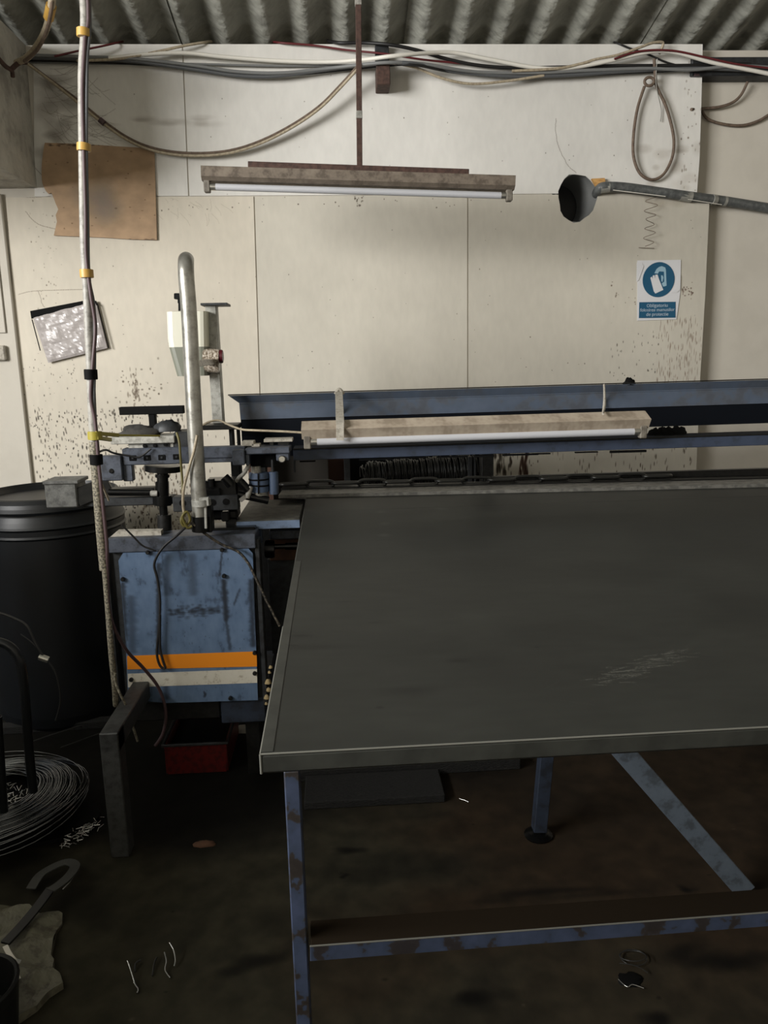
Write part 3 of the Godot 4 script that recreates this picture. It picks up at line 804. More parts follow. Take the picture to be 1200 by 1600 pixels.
func build_wall_things() -> void:
	# cardboard with a torn left edge
	var st := S()
	var out := []
	for p in smooth([Vector3(-1.2974, 2.4543, 0.012), Vector3(-1.3107, 2.4086, 0.012), Vector3(-1.3225, 2.3492, 0.012), Vector3(-1.3262, 2.2866, 0.012), Vector3(-1.3131, 2.2481, 0.012)], 4):
		out.append(p)
	for p in [Vector3(-1.3028, 2.237, 0.012), Vector3(-1.2908, 2.2424, 0.012), Vector3(-1.2819, 2.2175, 0.012), Vector3(-1.2756, 2.1954, 0.012), Vector3(-1.2666, 2.1704, 0.012), Vector3(-1.2806, 2.1456, 0.012), Vector3(-1.2777, 2.1177, 0.012), Vector3(-1.2983, 2.0565, 0.012), Vector3(-1.0792, 2.0453, 0.012), Vector3(-0.949, 2.0351, 0.012), Vector3(-0.8324, 2.0308, 0.012), Vector3(-0.8221, 2.2404, 0.012), Vector3(-0.8135, 2.4266, 0.012), Vector3(-0.9586, 2.4357, 0.012), Vector3(-1.1283, 2.4477, 0.012)]:
		out.append(p)
	var im := Image.create(256, 256, false, Image.FORMAT_RGB8)
	var nz := noise_image(256, 0.02, 61, 4)
	for y in 256:
		for x in 256:
			var k := 0.9 + 0.16 * nz.get_pixel(x, y).r
			im.set_pixel(x, y, Color(0.68 * k, 0.57 * k, 0.455 * k))
	for k in 26:
		blot(im, 125 + rng.randfn() * 24, 150 + rng.randfn() * 26, 34, 40, Color(0.5, 0.455, 0.4), 0.2, 1.0)
	for k in 30:
		blot(im, rng.randf() * 256, rng.randf() * 256, rng.randf_range(1, 4), rng.randf_range(1, 3), Color(0.25, 0.17, 0.11), 0.5, 0.8)
	for k in 40:
		blot(im, rng.randf() * 256, rng.randf() * 6, rng.randf_range(2, 9), rng.randf_range(1, 4), Color(0.22, 0.17, 0.13), 0.5, 0.8)
	var cb := mat(Color.WHITE, 0.85)
	cb.albedo_texture = ImageTexture.create_from_image(im)
	var lo := Vector3(-1.355, 2.0376, 0.012)
	var hi := Vector3(-0.8002, 2.4508, 0.012)
	wall_plate(st, out, 0.006, Vector2(lo.x, lo.y), Vector2(hi.x - lo.x, hi.y - lo.y))
	single("cardboard_sheet", st, cb, "brown cardboard sheet with torn left edge and grey stain pinned to white wall", "cardboard")

	# clear document sleeve hanging askew
	var sl := thing("document_sleeve", Vector3(-1.2893, 1.5019, 0.02), "crumpled clear plastic document sleeve with dark top strip hanging askew on wall", "sleeve")
	st = S()
	var c00 := Vector3(-1.4284, 1.6929, 0.014)
	var c10 := Vector3(-1.1334, 1.7631, 0.014)
	var c01 := Vector3(-1.3795, 1.4831, 0.014)
	var c11 := Vector3(-1.0997, 1.5455, 0.014)
	var nw := FastNoiseLite.new()
	nw.seed = 5
	nw.frequency = 0.06
	var gx := 26
	var gy := 20
	var at := func(i: int, j: int) -> Vector3:
		var p := c00.lerp(c10, float(i) / gx).lerp(c01.lerp(c11, float(i) / gx), float(j) / gy)
		var edge := 1.0 if i > 0 and i < gx and j > 0 and j < gy else 0.2
		return p + Vector3(0, 0, 0.004 + 0.011 * edge * absf(nw.get_noise_2d(i * 1.6 + j * 0.7, j * 1.5 - i * 0.5)) + 0.004 * edge)
	for i in gx:
		for j in gy:
			quad(st, at.call(i, j), at.call(i + 1, j), at.call(i + 1, j + 1), at.call(i, j + 1), Vector3.BACK)
	quad(st, c00, c10, c11, c01, Vector3.FORWARD)
	quad(st, c01, c11, at.call(gx, gy), at.call(0, gy), Vector3.DOWN)
	quad(st, c10, c11, at.call(gx, gy), at.call(gx, 0), Vector3.RIGHT)
	quad(st, c00, c01, at.call(0, gy), at.call(0, 0), Vector3.LEFT)
	quad(st, c00, c10, at.call(gx, 0), at.call(0, 0), Vector3.UP)
	obj("plastic_pouch", st, M.sleeve, sl)
	st = S()
	wall_plate(st, [Vector3(-1.4376, 1.7217, 0.02), Vector3(-1.1903, 1.7636, 0.02), Vector3(-1.1317, 1.7626, 0.02), Vector3(-1.1276, 1.7423, 0.02), Vector3(-1.4355, 1.6868, 0.02)], 0.006)
	obj("dark_strip", st, M.black, sl)
	st = S()
	bar(st, Vector3(-1.4321, 1.6838, 0.022), Vector3(-1.4091, 1.5399, 0.022), 0.004, 0.004)
	obj("dark_edge", st, M.black, sl)
	st = S()
	bar(st, Vector3(-1.1262, 1.7508, 0.022), Vector3(-1.0914, 1.5452, 0.022), 0.006, 0.004)
	obj("dark_edge", st, M.black, sl)

	# safety sign: gloves must be worn
	var sg := thing("safety_sign", Vector3(1.5603, 1.6266, 0.004), "laminated blue and white hand protection safety sign with glove symbol on wall", "sign")
	st = S()
	wall_plate(st, [Vector3(1.446, 1.9079, 0.004), Vector3(1.6606, 1.9078, 0.004), Vector3(1.6655, 1.7582, 0.004), Vector3(1.6531, 1.628, 0.004), Vector3(1.458, 1.6255, 0.004)], 0.003)
	obj("laminated_sheet", st, M.sign_white, sg)
	var cc := Vector3(1.5542, 1.8168, 0.006)
	st = S()
	var disc := []
	for k in 40:
		disc.append(cc + Vector3(cos(TAU * k / 40.0) * 0.079, sin(TAU * k / 40.0) * 0.082, 0))
	wall_plate(st, disc, 0.0015)
	obj("blue_disc", st, M.sign_blue, sg)
	st = S()
	wall_plate(st, [Vector3(1.5125, 1.8263, 0.007), Vector3(1.5192, 1.8316, 0.007), Vector3(1.5245, 1.8202, 0.007), Vector3(1.5237, 1.8366, 0.007), Vector3(1.5316, 1.838, 0.007), Vector3(1.5356, 1.82, 0.007), Vector3(1.5362, 1.84, 0.007), Vector3(1.5472, 1.8407, 0.007), Vector3(1.5563, 1.8167, 0.007), Vector3(1.5793, 1.7684, 0.007), Vector3(1.5403, 1.7522, 0.007), Vector3(1.5319, 1.7631, 0.007)], 0.001)
	obj("front_glove", st, M.sign_white, sg)
	st = S()
	wall_plate(st, [Vector3(1.5313, 1.847, 0.0065), Vector3(1.5414, 1.8676, 0.0065), Vector3(1.5537, 1.8764, 0.0065), Vector3(1.5661, 1.88, 0.0065), Vector3(1.5838, 1.8729, 0.0065), Vector3(1.5876, 1.861, 0.0065), Vector3(1.5942, 1.7922, 0.0065), Vector3(1.5944, 1.7877, 0.0065), Vector3(1.5787, 1.7834, 0.0065), Vector3(1.5701, 1.7986, 0.0065), Vector3(1.5823, 1.8073, 0.0065), Vector3(1.5785, 1.8537, 0.0065), Vector3(1.5547, 1.8555, 0.0065), Vector3(1.5488, 1.8452, 0.0065)], 0.001)
	wall_plate(st, [Vector3(1.565, 1.8375, 0.0065), Vector3(1.573, 1.8359, 0.0065), Vector3(1.5767, 1.8254, 0.0065), Vector3(1.573, 1.8045, 0.0065), Vector3(1.5673, 1.8106, 0.0065)], 0.001)
	obj("rear_glove", st, M.sign_pale, sg)
	st = S()
	wall_plate(st, [Vector3(1.4631, 1.7126, 0.006), Vector3(1.6434, 1.7116, 0.006), Vector3(1.6467, 1.6362, 0.006), Vector3(1.4644, 1.6374, 0.006)], 0.0015)
	var tp := obj("text_panel", st, M.sign_blue, sg)
	var font := SystemFont.new()
	font.font_names = PackedStringArray(["Droid Sans"])
	for line in [["Obligatoriu", Vector3(1.5527, 1.695, 0.0066), 32.0], ["folosirea manusilor", Vector3(1.5537, 1.6744, 0.0066), 53.0], ["de protectie", Vector3(1.5547, 1.6534, 0.0066), 34.0]]:
		var tm := TextMesh.new()
		tm.text = line[0]
		tm.font = font
		tm.font_size = 32
		tm.pixel_size = 0.0006
		tm.depth = 0.0008
		var wide: float = tm.get_aabb().size.x
		var t := MeshInstance3D.new()
		t.mesh = tm
		t.material_override = M.letter
		t.name = "lettering"
		tp.add_child(t, true)
		t.position = line[1]
		var k: float = line[2] * 0.00323 / maxf(wide, 0.01)
		t.scale = Vector3(k, k * 0.95, 1)
	st = S()
	wall_plate(st, [Vector3(1.4421, 1.8987, 0.007), Vector3(1.4674, 1.8954, 0.007), Vector3(1.4775, 1.8804, 0.007), Vector3(1.4551, 1.8153, 0.007), Vector3(1.4443, 1.8095, 0.007)], 0.001)
	obj("clear_tape", st, M.sign_white, sg)
	st = S()
	wall_plate(st, [Vector3(1.6506, 1.8331, 0.007), Vector3(1.6616, 1.836, 0.007), Vector3(1.6635, 1.77, 0.007), Vector3(1.6484, 1.7552, 0.007), Vector3(1.6165, 1.7557, 0.007), Vector3(1.6441, 1.7763, 0.007)], 0.001)
	obj("clear_tape", st, M.sign_white, sg)

	# junction box and its strap under the roof
	var jb := thing("junction_box", Vector3(0.2308, 2.693, 0.02), "small rusty metal bracket box fixed high on wall behind the cables", "bracket")
	st = S()
	slab(st, Vector3(0.1982, 2.7377, 0.12), Vector3(0.2585, 2.6548, 0.12), 0.119, 0.003)
	obj("box_body", st, M.rust, jb)
	st = S()
	slab(st, Vector3(0.1987, 2.8468, 0.04), Vector3(0.2599, 2.7603, 0.04), 0.039, 0.003)
	obj("back_plate", st, M.frame, jb)

	# grey hose from the duct, taped
	var hs := thing("grey_hose", Vector3(1.6212, 2.1981, 0.03), "grey taped hose running right along the wall from the dark duct opening", "hose")
	st = S()
	var hp := smooth([Vector3(1.2465, 2.2198, -0.03), Vector3(1.2419, 2.2296, 0.02), Vector3(1.2641, 2.2375, 0.035), Vector3(1.3577, 2.2348, 0.03), Vector3(1.4984, 2.2172, 0.026), Vector3(1.655, 2.1961, 0.024), Vector3(1.8647, 2.1795, -0.02), Vector3(2.0945, 2.1468, -0.03), Vector3(2.4193, 2.1018, -0.03)], 6)
	tube(st, hp, 0.0225, 14)
	obj("hose_body", st, M.hose, hs)
	for w in [[Vector3(1.2445, 2.2331, 0.03), Vector3(1.2855, 2.2365, 0.035)], [Vector3(1.6298, 2.1982, 0.0245), Vector3(1.6881, 2.1908, 0.02)], [Vector3(1.7998, 2.184, -0.004), Vector3(1.8217, 2.1824, -0.01)], [Vector3(1.8647, 2.179, -0.02), Vector3(1.878, 2.1767, -0.021)]]:
		st = S()
		cyl(st, w[0], w[1], 0.0238, 14)
		obj("tape_wrap", st, M.galvanised, hs)
	st = S()
	bar(st, Vector3(1.2984, 2.2195, 0.052), Vector3(1.5522, 2.1894, 0.048), 0.004, 0.003)
	bar(st, Vector3(1.6621, 2.1761, 0.045), Vector3(1.8473, 2.1575, 0.005), 0.004, 0.003)
	obj("peeling_tape", st, M.white_cable, hs)
	st = S()
	wall_plate(st, [Vector3(1.2067, 2.2781, 0.02), Vector3(1.2677, 2.2803, 0.02), Vector3(1.2713, 2.2662, 0.02), Vector3(1.2536, 2.2465, 0.02), Vector3(1.2292, 2.2439, 0.02)], 0.019)
	single("wooden_wedge", st, M.wood, "small pale wooden wedge stuck at upper right rim of duct opening", "wedge")

	# sprung wire hanging under the hose
	st = S()
	var sp := []
	for k in 12:
		sp.append((Vector3(1.4896, 2.1928, 0.02)).lerp(Vector3(1.4874, 1.967, 0.02), k / 11.0) + Vector3((0.03 if k % 2 == 0 else -0.028) * (1.0 - 0.02 * k), 0, 0.012 * (k % 3)))
	tube(st, smooth(sp, 6), 0.0014, 6)
	tube(st, PackedVector3Array([Vector3(1.4468, 1.9658, 0.012), Vector3(1.5222, 1.9618, 0.012)]), 0.0014, 6)
	single("zigzag_wire", st, M.brown_cable, "thin zigzag spring wire hanging on wall below the grey hose", "wire")

	# cable loop with an eye
	var lp := thing("cable_loop", Vector3(1.4983, 2.2726, 0.02), "long teardrop loop of grey brown cable hanging below the cable run", "cable")
	st = S()
	tube(st, smooth([Vector3(1.4685, 2.781, 0.05), Vector3(1.4799, 2.7077, 0.045), Vector3(1.4937, 2.6721, 0.03), Vector3(1.542, 2.5917, 0.025), Vector3(1.5772, 2.4951, 0.025), Vector3(1.59, 2.4254, 0.025), Vector3(1.5813, 2.3555, 0.025), Vector3(1.5446, 2.2909, 0.025), Vector3(1.4903, 2.2687, 0.025), Vector3(1.4337, 2.2975, 0.025), Vector3(1.4, 2.3709, 0.025), Vector3(1.396, 2.4685, 0.025), Vector3(1.4095, 2.5786, 0.025), Vector3(1.4366, 2.6723, 0.03)], 7), 0.0068, 10)
	obj("loop", st, M.brown_cable, lp)
	st = S()
	var eye := PackedVector3Array()
	for k in 20:
		eye.append(Vector3(1.4536, 2.6886, 0.042) + Vector3(cos(TAU * k / 20.0) * 0.022, sin(TAU * k / 20.0) * 0.018, 0))
	tube(st, eye, 0.0068, 8, true)
	obj("eye", st, M.brown_cable, lp)
	st = S()
	tube(st, smooth([Vector3(1.4794, 2.7774, 0.06), Vector3(1.4842, 2.6808, 0.045), Vector3(1.5267, 2.582, 0.012), Vector3(1.5263, 2.5268, 0.012)], 5), 0.002, 6)
	obj("tie_wire", st, M.galvanised, lp)

	# hooks of cable on the recessed wall to the right
	st = S()
	tube(st, smooth([Vector3(1.9527, 2.7095, -0.03), Vector3(1.9307, 2.6573, -0.04), Vector3(1.8951, 2.6254, -0.045), Vector3(1.8341, 2.6061, -0.045), Vector3(1.7485, 2.5966, -0.04), Vector3(1.6727, 2.5803, 0.006)], 6), 0.0068, 8)
	single("bent_cable", st, M.brown_cable, "short brown cable bent down onto the recessed wall above the sagging cable", "cable")
	st = S()
	tube(st, smooth([Vector3(1.7495, 2.5955, -0.055), Vector3(1.783, 2.5558, -0.055), Vector3(1.8594, 2.5328, -0.055), Vector3(1.9539, 2.5265, -0.055), Vector3(2.031, 2.546, -0.055), Vector3(2.1068, 2.5824, -0.055), Vector3(2.2618, 2.6128, -0.055)], 6), 0.0068, 8)
	single("sagging_cable", st, M.brown_cable, "brown cable sagging across the recessed wall above the hose", "cable")

	# small fittings at the far left
	st = S()
	slab(st, Vector3(-1.6399, 1.5676, 0.045), Vector3(-1.5632, 1.4987, 0.045), 0.025, 0.006)
	single("wall_socket", st, M.cloth, "small cream fitting at left edge of wall beneath the grime streak", "fitting")
	st = S()
	slab(st, Vector3(-1.7136, 1.9699, 0.03), Vector3(-1.5553, 1.6247, 0.03), 0.01, 0.004)
	single("wall_batten", st, M.plaster, "pale board fixed on the wall at the left edge of the picture", "board")

func cable(called: String, pts: Array, r: float, m: Material, label: String) -> void:
	var st := S()
	tube(st, smooth(pts, 7), r, 8)
	single(called, st, m, label, "cable", "cables strung along the top of the wall")

func build_cables() -> void:
	cable("slate_cable", [Vector3(-1.3362, 2.7908, 0.05), Vector3(-1.0856, 2.7871, 0.045), Vector3(-0.8649, 2.7764, 0.045), Vector3(-0.616, 2.7448, 0.045), Vector3(-0.4205, 2.7183, 0.045), Vector3(-0.2507, 2.7152, 0.045), Vector3(-0.0504, 2.7383, 0.045), Vector3(0.1217, 2.7562, 0.045), Vector3(0.3158, 2.7391, 0.13), Vector3(0.5244, 2.7352, 0.05), Vector3(0.7876, 2.7123, 0.045), Vector3(1.0521, 2.7143, 0.045), Vector3(1.3477, 2.7322, 0.045), Vector3(1.7057, 2.7421, 0.045), Vector3(2.0413, 2.7295, 0.04)], 0.0085, M.slate_cable, "thickest dark grey cable, sagging lowest along the wall top")
	cable("grey_cable", [Vector3(-1.3315, 2.7974, 0.06), Vector3(-1.082, 2.7912, 0.055), Vector3(-0.8618, 2.7832, 0.055), Vector3(-0.6133, 2.7569, 0.055), Vector3(-0.4185, 2.7305, 0.055), Vector3(-0.2211, 2.7248, 0.055), Vector3(0.007, 2.7451, 0.055), Vector3(0.2308, 2.7357, 0.14), Vector3(0.4036, 2.7443, 0.1), Vector3(0.6397, 2.7279, 0.055), Vector3(0.9023, 2.7219, 0.055), Vector3(1.1666, 2.7319, 0.055), Vector3(1.4327, 2.7393, 0.055), Vector3(1.6416, 2.7334, 0.055), Vector3(1.8505, 2.7491, 0.055), Vector3(2.0319, 2.7406, 0.055)], 0.0075, M.grey_cable, "mid grey cable lying on top of the thickest dark grey one")
	cable("dark_cable", [Vector3(-1.3444, 2.7877, 0.03), Vector3(-1.0923, 2.7839, 0.025), Vector3(-0.7588, 2.7677, 0.025), Vector3(-0.5069, 2.741, 0.025), Vector3(-0.3377, 2.7195, 0.025), Vector3(-0.1373, 2.7295, 0.025), Vector3(0.1219, 2.7509, 0.03), Vector3(0.3438, 2.7313, 0.13), Vector3(0.5855, 2.7312, 0.03), Vector3(0.9985, 2.7185, 0.025), Vector3(1.415, 2.7335, 0.025), Vector3(1.7153, 2.7409, 0.025), Vector3(2.0641, 2.7294, 0)], 0.006, M.black_cable, "dark strand behind the sagging grey cables")
	cable("straight_cable", [Vector3(-1.3433, 2.7835, 0.02), Vector3(-1.0389, 2.7778, 0.02), Vector3(-0.6186, 2.7743, 0.02), Vector3(-0.2503, 2.7657, 0.02), Vector3(0.1226, 2.7676, 0.02)], 0.005, M.grey_cable, "thin grey cable stretched straight across left half of the wall top")
	cable("white_cable", [Vector3(-0.9709, 2.7841, 0.06), Vector3(-0.806, 2.8028, 0.05), Vector3(-0.6403, 2.8114, 0.04), Vector3(-0.4731, 2.7956, 0.04), Vector3(-0.248, 2.7796, 0.04), Vector3(-0.0206, 2.7705, 0.05), Vector3(0.1489, 2.7628, 0.1), Vector3(0.2866, 2.7601, 0.15), Vector3(0.5235, 2.8052, 0.06), Vector3(0.6986, 2.7823, 0.05), Vector3(0.9031, 2.7475, 0.05), Vector3(1.0472, 2.7384, 0.06), Vector3(1.2229, 2.7619, 0.06), Vector3(1.3985, 2.7987, 0.06), Vector3(1.4868, 2.8092, 0.06), Vector3(1.5761, 2.8011, 0.06), Vector3(1.7272, 2.7636, 0.06), Vector3(1.8484, 2.742, 0.06), Vector3(2.0469, 2.7065, 0.06)], 0.009, M.white_cable, "thick white cable looping above the dark cables across the whole wall")
	cable("cream_cable", [Vector3(-1.108, 2.7724, 0.065), Vector3(-0.9297, 2.7815, 0.06), Vector3(-0.7776, 2.8105, 0.05), Vector3(-0.6523, 2.8397, 0.04), Vector3(-0.5629, 2.8632, 0.015), Vector3(-0.5393, 2.8951, -0.06)], 0.006, M.cream_cable, "cream cable rising from the bundle to the roof at left")
	cable("cream_cable", [Vector3(0.8123, 2.7267, 0.065), Vector3(1.0152, 2.7351, 0.07), Vector3(1.1317, 2.7559, 0.07), Vector3(1.1899, 2.7717, 0.07), Vector3(1.292, 2.79, 0.07), Vector3(1.3936, 2.8215, 0.07), Vector3(1.4556, 2.8436, 0.06), Vector3(1.5069, 2.8473, 0.05), Vector3(1.4952, 2.8058, 0.04)], 0.006, M.cream_cable, "cream cable arching up to the roof beside the cable loop")
	cable("cream_cable", [Vector3(0.2652, 2.7392, 0.13), Vector3(0.3769, 2.7357, 0.08), Vector3(0.4939, 2.7002, 0.06), Vector3(0.626, 2.6792, 0.05), Vector3(0.7867, 2.6894, 0.05), Vector3(0.9624, 2.7128, 0.05)], 0.006, M.cream_cable, "cream cable drooping below the grey bundle right of the hanging rod")
	cable("red_cable", [Vector3(-1.2004, 2.7886, 0.07), Vector3(-1.0918, 2.8149, 0.06), Vector3(-0.9968, 2.8364, 0.05), Vector3(-0.9425, 2.8603, 0.02), Vector3(-0.9336, 2.8954, -0.06)], 0.0045, M.red_cable, "dark red wire rising to the roof behind the taped cable drop")
	cable("red_cable", [Vector3(-0.2652, 2.8949, -0.06), Vector3(-0.2177, 2.8616, 0.015), Vector3(-0.0755, 2.8492, 0.02), Vector3(0.0668, 2.8271, 0.03), Vector3(0.2367, 2.8003, 0.06), Vector3(0.4092, 2.7801, 0.05), Vector3(0.5856, 2.7711, 0.03), Vector3(0.7925, 2.7582, 0.02)], 0.0045, M.red_cable, "dark red wire sloping down behind the hanging rod")
	cable("black_cable", [Vector3(-0.0122, 2.8974, -0.06), Vector3(0.0391, 2.8558, 0.03), Vector3(0.1531, 2.852, 0.04), Vector3(0.2652, 2.833, 0.07), Vector3(0.381, 2.8194, 0.05), Vector3(0.4972, 2.7914, 0.04), Vector3(0.644, 2.7656, 0.03), Vector3(0.8198, 2.752, 0.03), Vector3(1.0555, 2.7541, 0.03), Vector3(1.2629, 2.759, 0.03), Vector3(1.7117, 2.7607, 0.03), Vector3(2.0754, 2.7814, 0)], 0.0075, M.black_cable, "thick black cable falling right from the roof behind the hanging rod")
	cable("maroon_cable", [Vector3(1.2762, 2.7724, 0.075), Vector3(1.3925, 2.8039, 0.075), Vector3(1.5397, 2.8063, 0.075), Vector3(1.6892, 2.7796, 0.075), Vector3(1.8401, 2.7501, 0.075), Vector3(2.0393, 2.73, 0.07)], 0.0045, M.red_cable, "maroon wire following the white cable at upper right")
	cable("plum_cable", [Vector3(1.6733, 2.7237, 0.02), Vector3(1.8596, 2.734, -0.02), Vector3(2.0963, 2.734, -0.03)], 0.006, M.plum_cable, "plum wire running level below the bundle on the recessed wall")
	cable("short_black_cable", [Vector3(1.3046, 2.8939, -0.06), Vector3(1.3105, 2.8559, 0.02), Vector3(1.3642, 2.8309, 0.03), Vector3(1.4395, 2.8095, 0.03), Vector3(1.5308, 2.7746, 0.03), Vector3(1.5976, 2.7583, 0.03)], 0.0045, M.black_cable, "short thin black wire slanting down from roof beside the loop's eye")

	# drooping twin cable, left corner to the hanging rod
	var tw := thing("drooping_cable", Vector3(-0.6676, 2.3942, 0.05), "twin brown cable drooping in a wide arc from left corner to the hanging rod", "cable")
	for k in 2:
		var st := S()
		var d := Vector3(0, -0.012 * k, 0.006 * k)
		var pts := []
		for p in [Vector3(-1.3288, 2.772, 0.06), Vector3(-1.2433, 2.7085, 0.05), Vector3(-1.1303, 2.6255, 0.04), Vector3(-1.0279, 2.5396, 0.035), Vector3(-0.9078, 2.4589, 0.035), Vector3(-0.7833, 2.4151, 0.035), Vector3(-0.6272, 2.399, 0.035), Vector3(-0.4678, 2.4088, 0.04), Vector3(-0.3211, 2.4497, 0.045), Vector3(-0.1735, 2.5158, 0.055), Vector3(-0.0555, 2.5853, 0.07), Vector3(0.0328, 2.6575, 0.09), Vector3(0.0991, 2.7122, 0.12), Vector3(0.1251, 2.7378, 0.12)]:
			pts.append(p + d * (0.3 if p.x < -1.15 else 1.0))
		tube(st, smooth(pts, 6), 0.0062, 8)
		obj("strand", st, M.brown_cable if k == 0 else M.cream_cable, tw)
	var st2 := S()
	cyl(st2, Vector3(-1.0348, 2.538, 0.05), Vector3(-1.0166, 2.522, 0.05), 0.013, 10)
	obj("knot", st2, M.plum_cable, tw)

	# thick cable at the upper left corner
	var cn := thing("corner_cable", Vector3(-1.2435, 2.6871, 0.3), "thick cream cable curving down from roof at upper left corner with yellow tape", "cable")
	st2 = S()
	tube(st2, smooth([Vector3(-0.932, 2.9205, 0.8), Vector3(-0.9637, 2.7859, 0.75), Vector3(-1.0088, 2.7419, 0.65), Vector3(-1.0671, 2.711, 0.55), Vector3(-1.1404, 2.6887, 0.45), Vector3(-1.2192, 2.6836, 0.35), Vector3(-1.2871, 2.6895, 0.28)], 7), 0.013, 10)
	obj("cable_sheath", st2, M.cream_cable, cn)
	st2 = S()
	tube(st2, smooth([Vector3(-0.9277, 2.9205, 0.8), Vector3(-0.9625, 2.7903, 0.74), Vector3(-1.0133, 2.7208, 0.65), Vector3(-1.0743, 2.6869, 0.55), Vector3(-1.1472, 2.6705, 0.45), Vector3(-1.2272, 2.6659, 0.36)], 7), 0.007, 8)
	obj("brown_cable", st2, M.brown_cable, cn)
	st2 = S()
	cyl(st2, Vector3(-1.0066, 2.7461, 0.655), Vector3(-1.036, 2.7262, 0.605), 0.019, 10)
	obj("yellow_tape", st2, M.amber_tape, cn)
	st2 = S()
	tube(st2, smooth([Vector3(-1.3239, 2.6774, 0.4), Vector3(-1.3119, 2.6566, 0.34), Vector3(-1.3034, 2.6538, 0.3), Vector3(-1.3084, 2.6365, 0.28)], 5), 0.009, 8)
	tube(st2, smooth([Vector3(-1.3029, 2.6586, 0.3), Vector3(-1.2696, 2.6824, 0.3), Vector3(-1.2387, 2.6847, 0.3)], 5), 0.01, 8)
	single("old_bracket", st2, M.rust, "dark rusty hook with a drop shaped end in upper left corner", "hook")

	# the taped cable drop
	var dr := thing("cable_drop", Vector3(-0.7564, 0.4032, 1.45), "pale conduit and brown cables taped together dropping from roof beside the machine", "cable")
	st2 = S()
	var line := [Vector3(-0.652, 3.2, 1.5), Vector3(-0.6471, 2.4576, 1.5), Vector3(-0.6708, 2.2248, 1.5), Vector3(-0.6905, 1.9983, 1.5), Vector3(-0.706, 1.7967, 1.5), Vector3(-0.7103, 1.6757, 1.5), Vector3(-0.718, 1.5163, 1.5), Vector3(-0.726, 1.3708, 1.5), Vector3(-0.7324, 1.2217, 1.5)]
	tube(st2, smooth(line, 5), 0.0125, 12)
	obj("pale_conduit", st2, M.conduit, dr)
	st2 = S()
	tube(st2, smooth([Vector3(-0.7291, 1.241, 1.505), Vector3(-0.7319, 1.108, 1.505), Vector3(-0.7355, 0.9611, 1.5), Vector3(-0.7374, 0.8503, 1.495)], 5), 0.0145, 12)
	obj("speckled_pipe", st2, M.speckled, dr)
	st2 = S()
	tube(st2, smooth([Vector3(-0.734, 0.8716, 1.5), Vector3(-0.7352, 0.7503, 1.5), Vector3(-0.7382, 0.5848, 1.5), Vector3(-0.744, 0.4705, 1.48), Vector3(-0.7557, 0.3878, 1.45)], 5), 0.009, 10)
	obj("lower_rod", st2, M.speckled, dr)
	st2 = S()
	tube(st2, smooth([Vector3(-0.636, 3.2, 1.515), Vector3(-0.633, 2.4511, 1.515), Vector3(-0.6509, 2.3134, 1.515), Vector3(-0.6694, 2.1881, 1.515), Vector3(-0.6797, 2.0437, 1.515), Vector3(-0.69, 1.8787, 1.515), Vector3(-0.6994, 1.7603, 1.515), Vector3(-0.6967, 1.6566, 1.515), Vector3(-0.6938, 1.569, 1.51), Vector3(-0.7093, 1.4619, 1.515), Vector3(-0.7231, 1.3714, 1.515), Vector3(-0.7171, 1.2976, 1.515), Vector3(-0.7182, 1.1853, 1.515), Vector3(-0.7174, 1.0708, 1.515), Vector3(-0.718, 0.9332, 1.51), Vector3(-0.7263, 0.8512, 1.5), Vector3(-0.7312, 0.7091, 1.5), Vector3(-0.708, 0.5849, 1.46), Vector3(-0.6708, 0.4878, 1.4), Vector3(-0.6392, 0.4019, 1.36), Vector3(-0.6275, 0.3071, 1.34), Vector3(-0.6444, 0.2258, 1.33), Vector3(-0.6766, 0.1748, 1.32)], 6), 0.0055, 8)
	obj("brown_cable", st2, M.plum_cable, dr)
	st2 = S()
	tube(st2, smooth([Vector3(-0.634, 3.2, 1.51), Vector3(-0.6311, 2.4533, 1.51), Vector3(-0.6525, 2.2522, 1.512), Vector3(-0.6737, 2.0444, 1.512), Vector3(-0.6857, 1.8792, 1.512), Vector3(-0.698, 1.709, 1.512), Vector3(-0.6925, 1.622, 1.51), Vector3(-0.7038, 1.4798, 1.51), Vector3(-0.7183, 1.3344, 1.512), Vector3(-0.7194, 1.2227, 1.512)], 6), 0.0045, 8)
	obj("grey_cable", st2, M.slate_cable, dr)
	var wraps := [[Vector3(-0.654, 2.3393, 1.508), Vector3(-0.6559, 2.3192, 1.508), M.amber_tape, "yellow_tape"], [Vector3(-0.6808, 2.0553, 1.508), Vector3(-0.6827, 2.0357, 1.508), M.amber_tape, "yellow_tape"], [Vector3(-0.7049, 1.7251, 1.508), Vector3(-0.7052, 1.7027, 1.508), M.amber_tape, "yellow_tape"], [Vector3(-0.7196, 1.4494, 1.506), Vector3(-0.7205, 1.4204, 1.506), M.black, "black_tape"], [Vector3(-0.726, 1.2036, 1.508), Vector3(-0.7269, 1.1733, 1.508), M.black, "black_tape"]]
	for w in wraps:
		st2 = S()
		cyl(st2, w[0], w[1], 0.019, 12, 0.002)
		obj(w[3], st2, w[2], dr)
	# yellow strip tied from the drop to the lever
	var ys := thing("yellow_strap", Vector3(-0.7314, 1.2386, 1.48), "yellow plastic strip tied round the cable drop and pulled to the machine lever", "strap")
	st2 = S()
	cyl(st2, Vector3(-0.7235, 1.2711, 1.508), Vector3(-0.7239, 1.2468, 1.508), 0.021, 12, 0.003)
	obj("wrapped_end", st2, M.yellow_tape, ys)
	st2 = S()
	bar(st2, Vector3(-0.715, 1.2668, 1.525), Vector3(-0.6989, 1.2457, 1.36), 0.006, 0.012)
	bar(st2, Vector3(-0.7126, 1.2537, 1.525), Vector3(-0.7236, 1.2324, 1.36), 0.008, 0.012)
	bar(st2, Vector3(-0.6989, 1.2457, 1.36), Vector3(-0.6028, 1.2287, 1.225), 0.003, 0.006)
